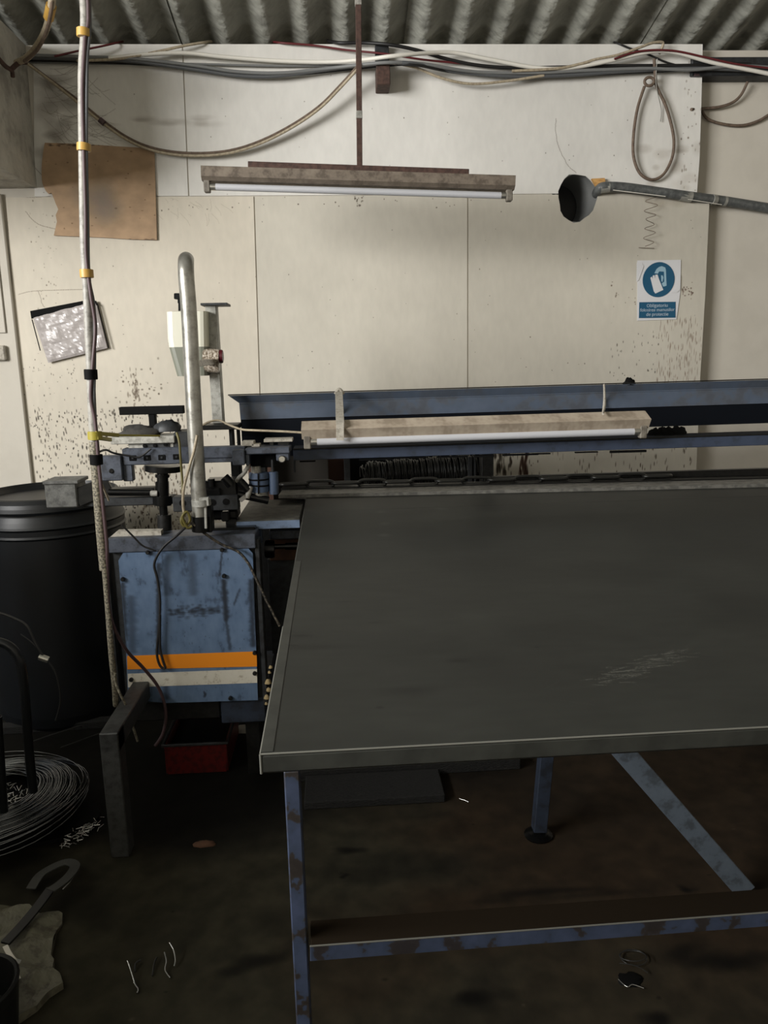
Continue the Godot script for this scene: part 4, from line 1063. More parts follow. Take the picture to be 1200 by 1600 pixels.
	bar(st2, Vector3(-0.7386, 1.2605, 1.51), Vector3(-0.7149, 1.265, 1.526), 0.004, 0.006)
	bar(st2, Vector3(-0.7396, 1.2493, 1.51), Vector3(-0.7157, 1.2558, 1.526), 0.004, 0.006)
	obj("strip", st2, M.yellow_tape, ys)

func tube_fitting(called: String, label: String, l: Vector3, r: Vector3, high: float, deep: float, tilt: float, gap: float, tr: float, prof: Array, shell: Material) -> Node3D:
	# a batten: folded steel channel with one bare fluorescent tube below; l and r are the top front corners
	var t := thing(called, (l + r) / 2.0 - Vector3(0, high, 0), label, "lamp", "bare tube battens")
	var along := (r - l).normalized()
	var up := (Vector3.UP - along * along.y).normalized()
	var out := along.cross(up)
	var turn := Basis(along, up, out) * Basis(Vector3.RIGHT, tilt)
	var mid := (l + r) / 2.0 + turn * Vector3(0, -high / 2.0, -deep / 2.0)
	var w := (r - l).length() / 2.0
	var at := func(p: Vector3) -> Vector3: return mid + turn * p
	var st := S()
	# channel section: sloped lower shoulders
	for i in prof.size():
		var a: Vector2 = prof[i]
		var b: Vector2 = prof[(i + 1) % prof.size()]
		var n := (a + b) / 2.0
		quad(st, at.call(Vector3(-w, a.y, a.x)), at.call(Vector3(w, a.y, a.x)), at.call(Vector3(w, b.y, b.x)), at.call(Vector3(-w, b.y, b.x)), turn * Vector3(0, n.y, n.x))
		for e in [-1.0, 1.0]:
			tri(st, at.call(Vector3(e * w, 0, 0)), at.call(Vector3(e * w, a.y, a.x)), at.call(Vector3(e * w, b.y, b.x)), turn * Vector3(e, 0, 0))
	obj("channel", st, shell, t)
	var ty := -high / 2.0 - gap
	st = S()
	cyl(st, at.call(Vector3(-w + 0.035, ty, deep * 0.1)), at.call(Vector3(w - 0.035, ty, deep * 0.1)), tr, 18)
	var tb := obj("fluorescent_tube", st, M.tube, t)
	for e in [-1.0, 1.0]:
		st = S()
		cyl(st, at.call(Vector3(e * (w - 0.05), ty, deep * 0.1)), at.call(Vector3(e * (w - 0.03), ty, deep * 0.1)), tr * 1.04, 18)
		obj("end_cap", st, M.worn, tb)
		st = S()
		box(st, at.call(Vector3(e * (w - 0.018), ty * 0.5 - high * 0.28, deep * 0.1)) - Vector3(0.012, (high * 0.5 + gap + tr) * 0.52, 0.014), at.call(Vector3(e * (w - 0.018), ty * 0.5 - high * 0.28, deep * 0.1)) + Vector3(0.012, (high * 0.5 + gap + tr) * 0.4, 0.014), 0.003)
		obj("lamp_holder", st, M.dusty_under, t)
	return t

func build_lights() -> void:
	var up := tube_fitting("tube_light", "dusty fluorescent batten hanging on a brown rod in front of the wall", Vector3(-0.5072, 2.2007, 0.65), Vector3(0.7041, 2.1545, 0.65), 0.05, 0.07, 0.0, 0.02, 0.0125, [Vector2(0.035, 0.025), Vector2(0.035, -0.012), Vector2(0.02, -0.025), Vector2(-0.025, -0.025), Vector2(-0.035, -0.01), Vector2(-0.035, 0.025)], M.dusty)
	var st := S()
	bar(st, Vector3(-0.3309, 2.2087, 0.615), Vector3(0.5242, 2.1734, 0.615), 0.03, 0.022)
	obj("mounting_rail", st, M.rust, up)
	st = S()
	bar(st, Vector3(0.1152, 3.1035, 0.61), Vector3(0.0983, 2.197, 0.61), 0.0215, 0.0215)
	obj("hanging_rod", st, M.rust, up)
	st = S()
	bar(st, Vector3(0.1148, 3.0401, 0.612), Vector3(0.1084, 2.7655, 0.612), 0.025, 0.025)
	obj("white_tape", st, M.conduit, up)
	st = S()
	bar(st, Vector3(0.1019, 2.3992, 0.612), Vector3(0.1014, 2.3719, 0.612), 0.024, 0.024)
	obj("grey_tape", st, M.galvanised, up)

	tube_fitting("tube_light", "dusty fluorescent batten strapped under the blue beam above the steel table", Vector3(-0.1396, 1.2582, 1.2), Vector3(1.0608, 1.2646, 1.2), 0.058, 0.07, 0.0, 0.01, 0.0135, [Vector2(-0.02, 0.029), Vector2(0.037, 0.004), Vector2(0.014, -0.029), Vector2(-0.02, -0.029), Vector2(-0.035, 0.0), Vector2(-0.035, 0.029)], M.dusty_pale)
	var sp := thing("cloth_strap", Vector3(-0.0086, 1.1912, 1.2), "wide dirty white strap tying the lower batten's left end to the blue beam", "strap")
	st = S()
	bar(st, Vector3(-0.0096, 1.3475, 0.9), Vector3(-0.0078, 1.2519, 1.205), 0.028, 0.003)
	bar(st, Vector3(-0.0077, 1.2542, 1.207), Vector3(-0.0096, 1.1962, 1.207), 0.026, 0.003, Vector3.BACK)
	bar(st, Vector3(-0.0096, 1.3475, 0.9), Vector3(-0.01, 1.226, 0.8), 0.028, 0.003)
	obj("strap_band", st, M.cloth, sp)
	st = S()
	tube(st, smooth([Vector3(-0.023, 1.3384, 0.9), Vector3(-0.0081, 1.3569, 0.9), Vector3(0.008, 1.3377, 0.9)], 5), 0.006, 8)
	obj("knot", st, M.cloth, sp)
	st = S()
	tube(st, smooth([Vector3(0.9952, 1.3504, 0.9), Vector3(0.9716, 1.3087, 0.98), Vector3(0.9383, 1.2819, 1.08), Vector3(0.8911, 1.2612, 1.2)], 5), 0.0038, 8)
	tube(st, smooth([Vector3(0.9952, 1.3504, 0.9), Vector3(1.0178, 1.2894, 0.84), Vector3(1.0075, 1.2415, 0.86)], 4), 0.0038, 8)
	single("tie_cord", st, M.cloth, "thin white cord tying the lower batten's right end to the blue beam", "cord")
	# supply wire of the lower batten
	st = S()
	tube(st, smooth([Vector3(-0.5127, 1.2355, 1), Vector3(-0.4837, 1.2523, 0.99), Vector3(-0.446, 1.2576, 0.98), Vector3(-0.4074, 1.242, 1), Vector3(-0.3549, 1.2295, 1.06), Vector3(-0.2991, 1.2298, 1.12), Vector3(-0.2065, 1.2292, 1.18), Vector3(-0.1372, 1.2239, 1.19)], 6), 0.004, 8)
	single("lamp_wire", st, M.cream_cable, "thin pale wire running from the bracket post to the lower batten", "cord")

func build_table() -> void:
	var ang := Basis(Vector3.UP, deg_to_rad(0.78))
	var fl := Vector3(-0.1223, 0.95, 2.8637)
	var ax := ang * Vector3.RIGHT
	var az := ang * Vector3.BACK
	var deep := 1.98
	var wide := 2.75
	var t := thing("steel_table", Vector3(1.2, 0, 1.9), "large low steel table with dark worn top and peeling blue legs", "table")
	var P := func(x: float, y: float, z: float) -> Vector3: return Vector3(fl.x, 0, fl.z) + ax * x + az * z + Vector3.UP * y
	var mid: Vector3 = P.call(wide / 2.0, 0.9345, -deep / 2.0)
	var st := S()
	box(st, mid - Vector3(wide / 2.0, 0.0145, deep / 2.0), mid + Vector3(wide / 2.0, 0.0145, deep / 2.0), 0.004, ang)
	obj("folded_rim", st, grimy_rim(), t)
	# two top sheets meeting at a seam
	for part in [[0.002, 1.68], [1.682, deep - 0.002]]:
		st = S()
		var a: Vector3 = P.call(0.003, 0.95, -part[0])
		var b: Vector3 = P.call(wide - 0.003, 0.95, -part[0])
		var c: Vector3 = P.call(wide - 0.003, 0.95, -part[1])
		var d: Vector3 = P.call(0.003, 0.95, -part[1])
		var uv := func(p: Vector3) -> Vector2: return Vector2((p.x + 0.2) / 2.2, (p.z - 0.85) / 2.05)
		tri(st, a, b, c, Vector3.UP, uv.call(a), uv.call(b), uv.call(c))
		tri(st, a, c, d, Vector3.UP, uv.call(a), uv.call(c), uv.call(d))
		var dn := Vector3(0, -0.0012, 0)
		quad(st, a, b, b + dn, a + dn, Vector3.BACK)
		quad(st, c, d, d + dn, c + dn, Vector3.FORWARD)
		quad(st, a, d, d + dn, a + dn, Vector3.LEFT)
		quad(st, b, c, c + dn, b + dn, Vector3.RIGHT)
		obj("top_sheet", st, M.top, t)
	st = S()
	bar(st, P.call(0.0095, 0.9503, -0.004), P.call(0.0095, 0.9503, -1.0), 0.016, 0.0012)
	obj("edge_strip", st, grimy_rim(), t)
	st = S()
	tube(st, PackedVector3Array([P.call(0.001, 0.9488, -0.001), P.call(wide, 0.9488, -0.001)]), 0.0015, 8)
	tube(st, PackedVector3Array([P.call(0.001, 0.9488, -0.001), P.call(0.001, 0.921, -0.001)]), 0.0018, 8)
	tube(st, PackedVector3Array([P.call(0.001, 0.9488, -0.001), P.call(0.001, 0.9488, -0.5)]), 0.0015, 8)
	obj("worn_edge", st, M.edge, t, "bare worn front edge")
	# legs
	st = S()
	slab(st, Vector3(-0.0965, 0.8981, 2.82), Vector3(-0.0746, 0.864, 2.82) * Vector3(1, 0, 1), 0.024, 0.002)
	obj("leg", st, M.peeling, t)
	for q in [[2.6, -0.05], [2.6, -1.9], [0.25, -1.9]]:
		st = S()
		var p: Vector3 = P.call(q[0], 0, q[1])
		box(st, p + Vector3(-0.015, 0, -0.015), p + Vector3(0.015, 0.921, 0.015), 0.002)
		obj("leg", st, M.peeling, t)
	# middle leg with its levelling foot
	st = S()
	bar(st, Vector3(0.5925, 0.3942, 1.68), Vector3(0.5678, 0.0204, 1.68), 0.04, 0.04, Vector3.BACK)
	bar(st, Vector3(0.5925, 0.3942, 1.68), Vector3(0.62, 0.93, 1.68), 0.04, 0.04, Vector3.BACK)
	obj("leg", st, M.blue_dark, t)
	st = S()
	var fc := Vector3(0.5656, 0, 1.6823)
	lathe(st, fc, [[0.0, 0.0], [0.042, 0.0], [0.044, 0.006], [0.03, 0.014], [0.014, 0.018], [0.012, 0.05], [0.0, 0.05]], 20)
	obj("levelling_foot", st, M.oily, t)
	# lower rail of angle iron
	st = S()
	var r0 := Vector3(-0.0703, 0.6322, 2.835)
	var r1 := Vector3(0.6337, 0.6013, 2.785)
	var dir := (r1 - r0) / (r1.x - r0.x)
	r1 = r0 + dir * 2.5
	bar(st, r0 + Vector3(0, -0.0125, -0.002), r1 + Vector3(0, -0.0125, -0.002), 0.024, 0.003, Vector3.BACK)
	obj("lower_rail", st, M.peeling, t)
	st = S()
	bar(st, r0 + Vector3(0, -0.002, -0.029), r1 + Vector3(0, -0.002, -0.029), 0.05, 0.003)
	obj("rail_flange", st, M.rail_flange, t)
	st = S()
	bar(st, r0 + Vector3(0, 0.0002, -0.001), r1 + Vector3(0, 0.0002, -0.001), 0.0022, 0.0022)
	obj("bare_edge", st, M.edge, t)
	# diagonal brace
	st = S()
	bar(st, Vector3(1.0635, 0.0055, 1.99), Vector3(1.0635, 0.0055, 1.99).lerp(Vector3(0.7129, 0.4309, 1.99), 2.1), 0.055, 0.012, Vector3.BACK)
	obj("diagonal_brace", st, M.brace, t)

func grimy_rim() -> StandardMaterial3D:
	return M.rim

func build_machine() -> void:
	var m := thing("weaving_machine", Vector3(-0.5, 0, 1.0), "blue wire weaving machine with orange and white stripes left of the steel table", "machine")
	var st := S()
	# cabinet body and its frame
	slab(st, Vector3(-0.774, 0.8819, 1.285), Vector3(-0.3033, 0.3131, 1.285), 0.09, 0.004)
	obj("cabinet", st, M.frame, m)
	st = S()
	slab(st, Vector3(-0.7812, 0.9052, 1.31), Vector3(-0.2984, 0.8562, 1.31), 0.11, 0.003)
	var dk := obj("deck_plate", st, M.blue_grey, m)
	st = S()
	slab(st, Vector3(-0.787, 0.873, 1.3), Vector3(-0.7911, 0.3194, 1.3), 0.03, 0.003)
	obj("frame_post", st, M.frame, m)
	st = S()
	slab(st, Vector3(-0.3042, 0.8866, 1.3), Vector3(-0.2874, 0.2955, 1.3), 0.05, 0.003)
	obj("frame_post", st, M.frame, m)
	# painted front panel with clipped corners
	var a := Vector3(-0.7464, 0.8687, 1.306)
	var b := Vector3(-0.3169, 0.3068, 1.306)
	st = S()
	wall_plate(st, [Vector3(-0.7498, 0.8298, 1.306), Vector3(-0.7284, 0.8616, 1.306), Vector3(-0.328, 0.8617, 1.306), Vector3(-0.3104, 0.8382, 1.306), Vector3(-0.3207, 0.3188, 1.306), Vector3(-0.6338, 0.323, 1.306), Vector3(-0.7595, 0.3417, 1.306), Vector3(-0.7501, 0.555, 1.306)], 0.005, Vector2(a.x, b.y), Vector2(b.x - a.x, a.y - b.y))
	var fp := obj("front_panel", st, panel_material(a, b), m)
	st = S()
	wall_plate(st, [Vector3(-0.7492, 0.4988, 1.3075), Vector3(-0.3156, 0.4961, 1.3075), Vector3(-0.3173, 0.442, 1.3075), Vector3(-0.7521, 0.4509, 1.3075)], 0.0014)
	obj("orange_stripe", st, M.orange, fp, "orange stripe")
	st = S()
	wall_plate(st, [Vector3(-0.7524, 0.4348, 1.3075), Vector3(-0.3178, 0.4327, 1.3075), Vector3(-0.3194, 0.3828, 1.3075), Vector3(-0.7554, 0.3864, 1.3075)], 0.0014)
	obj("white_stripe", st, M.white_paint, fp, "dirty white stripe")
	for p in [Vector3(-0.7395, 0.7673, 1.31), Vector3(-0.4088, 0.766, 1.31), Vector3(-0.6513, 0.8555, 1.31), Vector3(-0.4096, 0.8557, 1.31), Vector3(-0.7417, 0.4146, 1.31), Vector3(-0.3259, 0.419, 1.31), Vector3(-0.4133, 0.332, 1.31), Vector3(-0.322, 0.4927, 1.31)]:
		st = S()
		cyl(st, p + Vector3(0, 0, -0.006), p + Vector3(0, 0, 0.006), 0.0075, 8, 0.002)
		obj("bolt", st, M.dark, fp)
	# base under the cabinet
	st = S()
	slab(st, Vector3(-0.779, 0.3285, 1.27), Vector3(-0.4576, 0.2416, 1.27), 0.45, 0.004)
	obj("base_beam", st, M.dark, m)
	st = S()
	slab(st, Vector3(-0.4519, 0.32, 1.29), Vector3(-0.2982, 0.2292, 1.29), 0.45, 0.004)
	obj("base_plate", st, M.blue_dark, m)
	for x in [-0.68, -0.36]:
		st = S()
		box(st, Vector3(x - 0.03, 0, 0.84), Vector3(x + 0.03, 0.3, 0.9), 0.003)
		obj("rear_foot", st, M.dark, m)
	st = S()
	box(st, Vector3(-0.38, 0, 1.18), Vector3(-0.33, 0.27, 1.23), 0.003)
	obj("front_foot", st, M.dark, m)
	st = S()
	var po := Vector3(-0.7389, 0.4045, 1.68)
	box(st, Vector3(po.x, 0, 1.62), Vector3(Vector3(-0.684, 0.4017, 1.68).x, po.y, 1.68), 0.003)
	box(st, Vector3(po.x, po.y - 0.06, 1.26), Vector3(Vector3(-0.684, 0.4017, 1.68).x, po.y, 1.68), 0.003)
	obj("outrigger_leg", st, M.leg, m)
	# lower cross beam
	st = S()
	slab(st, Vector3(-0.8837, 1.0228, 1.2), Vector3(-0.635, 0.993, 1.2), 0.06, 0.003)
	slab(st, Vector3(-0.6458, 1.0198, 1.2), Vector3(-0.5835, 0.9936, 1.2), 0.06, 0.003)
	obj("lower_cross_beam", st, M.frame, m)
	st = S()
	slab(st, Vector3(-0.9962, 1.088, 1.22), Vector3(-0.8924, 0.9961, 1.22), 0.1, 0.004)
	slab(st, Vector3(-0.9984, 1.0888, 1.225), Vector3(-0.883, 1.0768, 1.225), 0.11, 0.002)
	var ep := obj("end_block", st, M.block, m, "scuffed grey end block")
	st = S()
	bar(st, Vector3(-0.9004, 1.0255, 1.2), Vector3(-0.7923, 1.0671, 1.18), 0.06, 0.03, Vector3.BACK)
	obj("end_bracket", st, M.dark, m)
	st = S()
	slab(st, Vector3(-0.5749, 1.0245, 1.24), Vector3(-0.3574, 0.974, 1.24), 0.05, 0.003)
	var rb := obj("drilled_beam", st, M.frame, m)
	for p in [Vector3(-0.5423, 1.0041, 1.241), Vector3(-0.4428, 1.0032, 1.241), Vector3(-0.3982, 1.0039, 1.241)]:
		st = S()
		cyl(st, p + Vector3(0, 0, -0.01), p + Vector3(0, 0, 0.001), 0.011, 14)
		obj("hole", st, M.black, rb)
	# horizontal black rods
	st = S()
	cyl(st, Vector3(-0.7899, 1.0434, 1.21), Vector3(-0.6462, 1.0379, 1.21), 0.012, 14, 0.003)
	obj("cross_rod", st, M.oily, m)
	st = S()
	cyl(st, Vector3(-0.6503, 1.0364, 1.22), Vector3(-0.6271, 1.0357, 1.22), 0.01, 14, 0.003)
	obj("rod_tip", st, M.conduit, m, "pale rod tip")
	st = S()
	slab(st, Vector3(-0.8173, 1.0535, 1.2), Vector3(-0.6419, 1.0416, 1.2), 0.04, 0.001)
	obj("rod_guard", st, M.dark, m)
	# upper arm with slots
	st = S()
	slab(st, Vector3(-0.7268, 1.1903, 1.24), Vector3(-0.4766, 1.1356, 1.24), 0.05, 0.003)
	slab(st, Vector3(-0.4792, 1.1867, 1.23), Vector3(-0.3254, 1.1493, 1.23), 0.05, 0.003)
	slab(st, Vector3(-0.4822, 1.1553, 1.225), Vector3(-0.365, 1.1348, 1.225), 0.05, 0.002)
	var arm := obj("upper_arm", st, M.blue_grey, m)
	for p in [Vector3(-0.6929, 1.1589, 1.241), Vector3(-0.6461, 1.1586, 1.241), Vector3(-0.5983, 1.1583, 1.241), Vector3(-0.5502, 1.1591, 1.241)]:
		st = S()
		box(st, p - Vector3(0.0125, 0.0095, 0.008), p + Vector3(0.0125, 0.0095, 0.0008), 0.007)
		obj("slot", st, M.black, arm)
		st = S()
		box(st, p - Vector3(0.004, 0.004, 0.006), p + Vector3(0.004, 0.004, 0.003), 0.002)
		obj("slot_screw", st, M.frame, arm)
	# square bracket at the left of the arm
	st = S()
	slab(st, Vector3(-0.796, 1.1692, 1.25), Vector3(-0.7288, 1.0867, 1.25), 0.04, 0.003)
	slab(st, Vector3(-0.7319, 1.1465, 1.235), Vector3(-0.6988, 1.0814, 1.235), 0.03, 0.003)
	var br := obj("side_bracket", st, M.blue_grey, m)
	st = S()
	cyl(st, Vector3(-0.7647, 1.119, 1.245), Vector3(-0.7621, 1.1202, 1.254), 0.008, 12, 0.002)
	obj("bracket_bolt", st, M.dark, br)
	# lever plate, rag and T handle
	st = S()
	slab(st, Vector3(-0.7636, 1.2282, 1.23), Vector3(-0.5555, 1.2047, 1.23), 0.12, 0.002)
	obj("lever_plate", st, M.aluminium, m)
	st = S()
	slab(st, Vector3(-0.7114, 1.2074, 1.215), Vector3(-0.5623, 1.182, 1.215), 0.05, 0.002)
	obj("bearing_block", st, M.aluminium, m)
	st = S()
	slab(st, Vector3(-0.6625, 1.2043, 1.219), Vector3(-0.5758, 1.1871, 1.219), 0.01, 0.001)
	var bp := obj("bearing_cover", st, M.frame, m)
	for p in [Vector3(-0.6566, 1.1968, 1.22), Vector3(-0.6231, 1.197, 1.22), Vector3(-0.5884, 1.1992, 1.22)]:
		st = S()
		cyl(st, p, p + Vector3(0, 0, 0.004), 0.006, 8)
		obj("cover_bolt", st, M.black, bp)
	st = S()
	slab(st, Vector3(-0.5613, 1.2399, 1.22), Vector3(-0.4961, 1.1807, 1.22), 0.12, 0.006)
	obj("gear_housing", st, M.frame, m)
	st = S()
	slab(st, Vector3(-0.7471, 1.3225, 1.16), Vector3(-0.5347, 1.2958, 1.16), 0.03, 0.0015)
	obj("handle_bar", st, M.black, m)
	st = S()
	slab(st, Vector3(-0.6528, 1.2991, 1.155), Vector3(-0.632, 1.2512, 1.155), 0.03, 0.0015)
	obj("handle_stem", st, M.black, m)
	st = S()
	cyl(st, Vector3(-0.6436, 1.2154, 1.14), Vector3(-0.6413, 1.2589, 1.14), 0.0145, 14, 0.001)
	obj("handle_collar", st, M.galvanised, m)
	# screw spindle
	st = S()
	cyl(st, Vector3(-0.6056, 1.1276, 1.2), Vector3(-0.607, 1.1082, 1.2), 0.063, 24, 0.004)
	cyl(st, Vector3(-0.6091, 1.1082, 1.2), Vector3(-0.6121, 1.0691, 1.2), 0.019, 16)
	cyl(st, Vector3(-0.611, 1.0974, 1.2), Vector3(-0.6118, 1.0866, 1.2), 0.024, 16, 0.002)
	obj("spindle_flange", st, M.oily, m)
	st = S()
	cyl(st, Vector3(-0.6128, 1.0735, 1.2), Vector3(-0.6154, 1.0254, 1.2), 0.0235, 6, 0.003)
	cyl(st, Vector3(-0.6154, 1.0254, 1.2), Vector3(-0.6168, 0.9924, 1.2), 0.034, 6, 0.003)
	obj("spindle_nut", st, M.oily, m)
	st = S()
	cyl(st, Vector3(-0.6163, 0.999, 1.2), Vector3(-0.6157, 0.9503, 1.2), 0.014, 14)
	obj("spindle_shaft", st, M.oily, m)
	st = S()
	cyl(st, Vector3(-0.615, 0.9592, 1.2), Vector3(-0.6181, 0.8744, 1.2), 0.0235, 18, 0.002)
	obj("spindle_sleeve", st, M.dark, m)
	# tall cane-topped steel pipe
	st = S()
	tube(st, smooth([Vector3(-0.4662, 0.967, 1.35), Vector3(-0.4627, 1.3186, 1.35), Vector3(-0.4578, 1.591, 1.35), Vector3(-0.4586, 1.7043, 1.35), Vector3(-0.4589, 1.7421, 1.345), Vector3(-0.4614, 1.7614, 1.325), Vector3(-0.4672, 1.7733, 1.29), Vector3(-0.4737, 1.7804, 1.25)], 8), 0.0243, 20)
	obj("cane_pipe", st, M.steel, m)
	st = S()
	cyl(st, Vector3(-0.456, 1.0371, 1.37), Vector3(-0.4554, 1.0164, 1.37), 0.031, 16, 0.002)
	bar(st, Vector3(-0.4428, 1.0455, 1.385), Vector3(-0.4426, 1.0188, 1.385), 0.03, 0.016, Vector3.BACK)
	bar(st, Vector3(-0.4403, 1.0228, 1.385), Vector3(-0.4434, 0.9443, 1.385), 0.008, 0.008, Vector3.BACK)
	obj("pipe_clamp", st, M.galvanised, m)
	st = S()
	cyl(st, Vector3(-0.4644, 0.9796, 1.35), Vector3(-0.4657, 0.929, 1.35), 0.03, 14, 0.002)
	slab(st, Vector3(-0.4512, 1.0145, 1.36), Vector3(-0.4285, 0.9258, 1.36), 0.05, 0.003)
	obj("pipe_socket", st, M.oily, m)
	# bracket post with top plate, arm and red knob
	st = S()
	slab(st, Vector3(-0.4749, 1.666, 0.95), Vector3(-0.4515, 1.2439, 0.95) + Vector3(0.016, 0, 0), 0.05, 0.003)
	obj("bracket_post", st, M.galvanised, m)
	st = S()
	slab(st, Vector3(-0.4869, 1.6702, 0.97), Vector3(-0.3934, 1.6621, 0.97), 0.09, 0.001)
	obj("bracket_cap", st, M.frame, m)
	st = S()
	bar(st, Vector3(-0.4568, 1.4601, 1.33), Vector3(-0.4566, 1.4669, 0.96), 0.03, 0.02)
	cyl(st, Vector3(-0.4862, 1.4832, 0.98), Vector3(-0.43, 1.4798, 0.98), 0.031, 12, 0.005)
	cyl(st, Vector3(-0.4835, 1.4563, 0.98), Vector3(-0.4318, 1.4507, 0.98), 0.026, 12, 0.005)
	obj("wrapped_arm", st, M.cloth_wrap, m, "arm wrapped in clear tape")
	st = S()
	cyl(st, Vector3(-0.432, 1.4843, 0.98), Vector3(-0.4173, 1.484, 0.98), 0.024, 16, 0.004)
	obj("knob", st, M.knob, m, "dark red knob")
	st = S()
	slab(st, Vector3(-0.5031, 1.2421, 1), Vector3(-0.3764, 1.2251, 1), 0.12, 0.002)
	obj("post_foot", st, M.dark, m)
	st = S()
	slab(st, Vector3(-0.4175, 1.229, 0.95), Vector3(-0.4036, 0.9859, 0.95), 0.05, 0.003)
	slab(st, Vector3(-0.3924, 1.2267, 0.93), Vector3(-0.385, 0.982, 0.93), 0.05, 0.003)
	slab(st, Vector3(-0.4099, 1.1216, 1), Vector3(-0.3879, 0.9819, 1), 0.05, 0.003)
	obj("rear_column", st, M.frame, m)
	# head with twisting motor
	st = S()
	slab(st, Vector3(-0.3647, 1.1794, 1.27), Vector3(-0.3239, 1.1287, 1.27), 0.07, 0.003)
	slab(st, Vector3(-0.3232, 1.1735, 1.255), Vector3(-0.3111, 1.1264, 1.255), 0.05, 0.002)
	slab(st, Vector3(-0.322, 1.1835, 1.26), Vector3(-0.1763, 1.1625, 1.26), 0.09, 0.003)
	slab(st, Vector3(-0.2232, 1.1659, 1.25), Vector3(-0.1802, 1.1369, 1.25), 0.06, 0.003)
	var hd := obj("twist_head", st, M.blue_grey, m)
	st = S()
	cyl(st, Vector3(-0.2044, 1.1427, 1.248), Vector3(-0.2035, 1.1441, 1.259), 0.0125, 16, 0.003)
	obj("round_bolt", st, M.worn, hd)
	st = S()
	slab(st, Vector3(-0.3156, 1.1606, 1.2), Vector3(-0.23, 1.1103, 1.2), 0.04, 0.002)
	obj("head_recess", st, M.black, m)
	st = S()
	slab(st, Vector3(-0.3385, 1.2021, 1.22), Vector3(-0.297, 1.186, 1.22), 0.05, 0.002)
	slab(st, Vector3(-0.3051, 1.1926, 1.22), Vector3(-0.278, 1.1833, 1.22), 0.04, 0.001)
	slab(st, Vector3(-0.2661, 1.2057, 1.2), Vector3(-0.1701, 1.1955, 1.2), 0.06, 0.001)
	obj("cover_plate", st, M.cloth, m, "pale grimy cover plates")
	st = S()
	slab(st, Vector3(-0.2482, 1.1966, 1.19), Vector3(-0.2343, 1.1724, 1.19), 0.03, 0.001)
	slab(st, Vector3(-0.2202, 1.198, 1.19), Vector3(-0.1826, 1.171, 1.19), 0.03, 0.001)
	slab(st, Vector3(-0.3369, 1.1839, 1.19), Vector3(-0.2408, 1.1726, 1.19), 0.03, 0.001)
	obj("cover_support", st, M.dark, m)
	st = S()
	cyl(st, Vector3(-0.2879, 1.0945, 1.2), Vector3(-0.2892, 1.0286, 1.2), 0.0335, 22, 0.003)
	var mo := obj("twist_motor", st, M.blue, m)
	st = S()
	cyl(st, Vector3(-0.289, 1.0748, 1.2), Vector3(-0.289, 1.0693, 1.2), 0.035, 22)
	cyl(st, Vector3(-0.2889, 1.055, 1.2), Vector3(-0.2892, 1.0495, 1.2), 0.035, 22)
	bar(st, Vector3(-0.2864, 1.095, 1.235), Vector3(-0.289, 1.0257, 1.235), 0.005, 0.004, Vector3.BACK)
	obj("motor_band", st, M.black, mo)
	st = S()
	cyl(st, Vector3(-0.2965, 1.1166, 1.2), Vector3(-0.2967, 1.0926, 1.2), 0.017, 16)
	cyl(st, Vector3(-0.2902, 1.0308, 1.2), Vector3(-0.2907, 0.9999, 1.2), 0.03, 18, 0.003)
	obj("motor_neck", st, M.steel, mo)
	st = S()
	cyl(st, Vector3(-0.2394, 1.0953, 1.2), Vector3(-0.2409, 1.0183, 1.2), 0.0165, 18, 0.003)
	obj("air_cylinder", st, M.blue, m)
	st = S()
	cyl(st, Vector3(-0.2406, 1.1368, 1.2), Vector3(-0.2416, 1.0931, 1.2), 0.005, 10)
	obj("cylinder_rod", st, M.frame, m)
	st = S()
	tube(st, smooth([Vector3(-0.3163, 1.1233, 1.23), Vector3(-0.3265, 1.1077, 1.24), Vector3(-0.3357, 1.095, 1.24), Vector3(-0.3504, 1.0832, 1.23), Vector3(-0.361, 1.069, 1.22)], 5), 0.007, 10)
	obj("air_hose", st, M.conduit, m)
	st = S()
	slab(st, Vector3(-0.4716, 1.0723, 1.22), Vector3(-0.3599, 1.0143, 1.22), 0.1, 0.006)
	slab(st, Vector3(-0.499, 1.0487, 1.23), Vector3(-0.4139, 1.0178, 1.23), 0.1, 0.006)
	cyl(st, Vector3(-0.3592, 1.0253, 1.22), Vector3(-0.2574, 1.0002, 1.22), 0.014, 12, 0.003)
	cyl(st, Vector3(-0.4456, 1.0802, 1.22), Vector3(-0.4451, 1.0541, 1.22), 0.012, 8, 0.002)
	cyl(st, Vector3(-0.3996, 1.0883, 1.24), Vector3(-0.3759, 1.0595, 1.24), 0.016, 10, 0.003)
	cyl(st, Vector3(-0.3476, 1.0717, 1.24), Vector3(-0.3217, 1.0406, 1.24), 0.014, 10, 0.003)
	obj("gear_train", st, M.oily, m)
	st = S()
	cyl(st, Vector3(-0.3125, 1.0533, 1.24), Vector3(-0.3274, 1.0146, 1.24), 0.009, 10, 0.002)
	cyl(st, Vector3(-0.3363, 1.0084, 1.24), Vector3(-0.3442, 1.0195, 1.24), 0.014, 10, 0.002)
	obj("nozzle", st, M.conduit, m, "pale nozzle")
	# lump under the drilled beam
	st = S()
	slab(st, Vector3(-0.4624, 0.9698, 1.2), Vector3(-0.3671, 0.9333, 1.2), 0.08, 0.01)
	slab(st, Vector3(-0.4191, 0.9675, 1.23), Vector3(-0.3933, 0.9336, 1.23), 0.05, 0.004)
	slab(st, Vector3(-0.47, 0.9139, 1.24), Vector3(-0.3052, 0.8707, 1.24), 0.1, 0.004)
	slab(st, Vector3(-0.4133, 0.9352, 1.18), Vector3(-0.372, 0.8932, 1.18), 0.05, 0.004)
	obj("bed_casting", st, M.oily, m)
	# side tray
	st = S()
	var t0 := Vector3(-0.3768, 0.93, 1.1934)
	var t1 := Vector3(-0.159, 0.93, 1.2175)
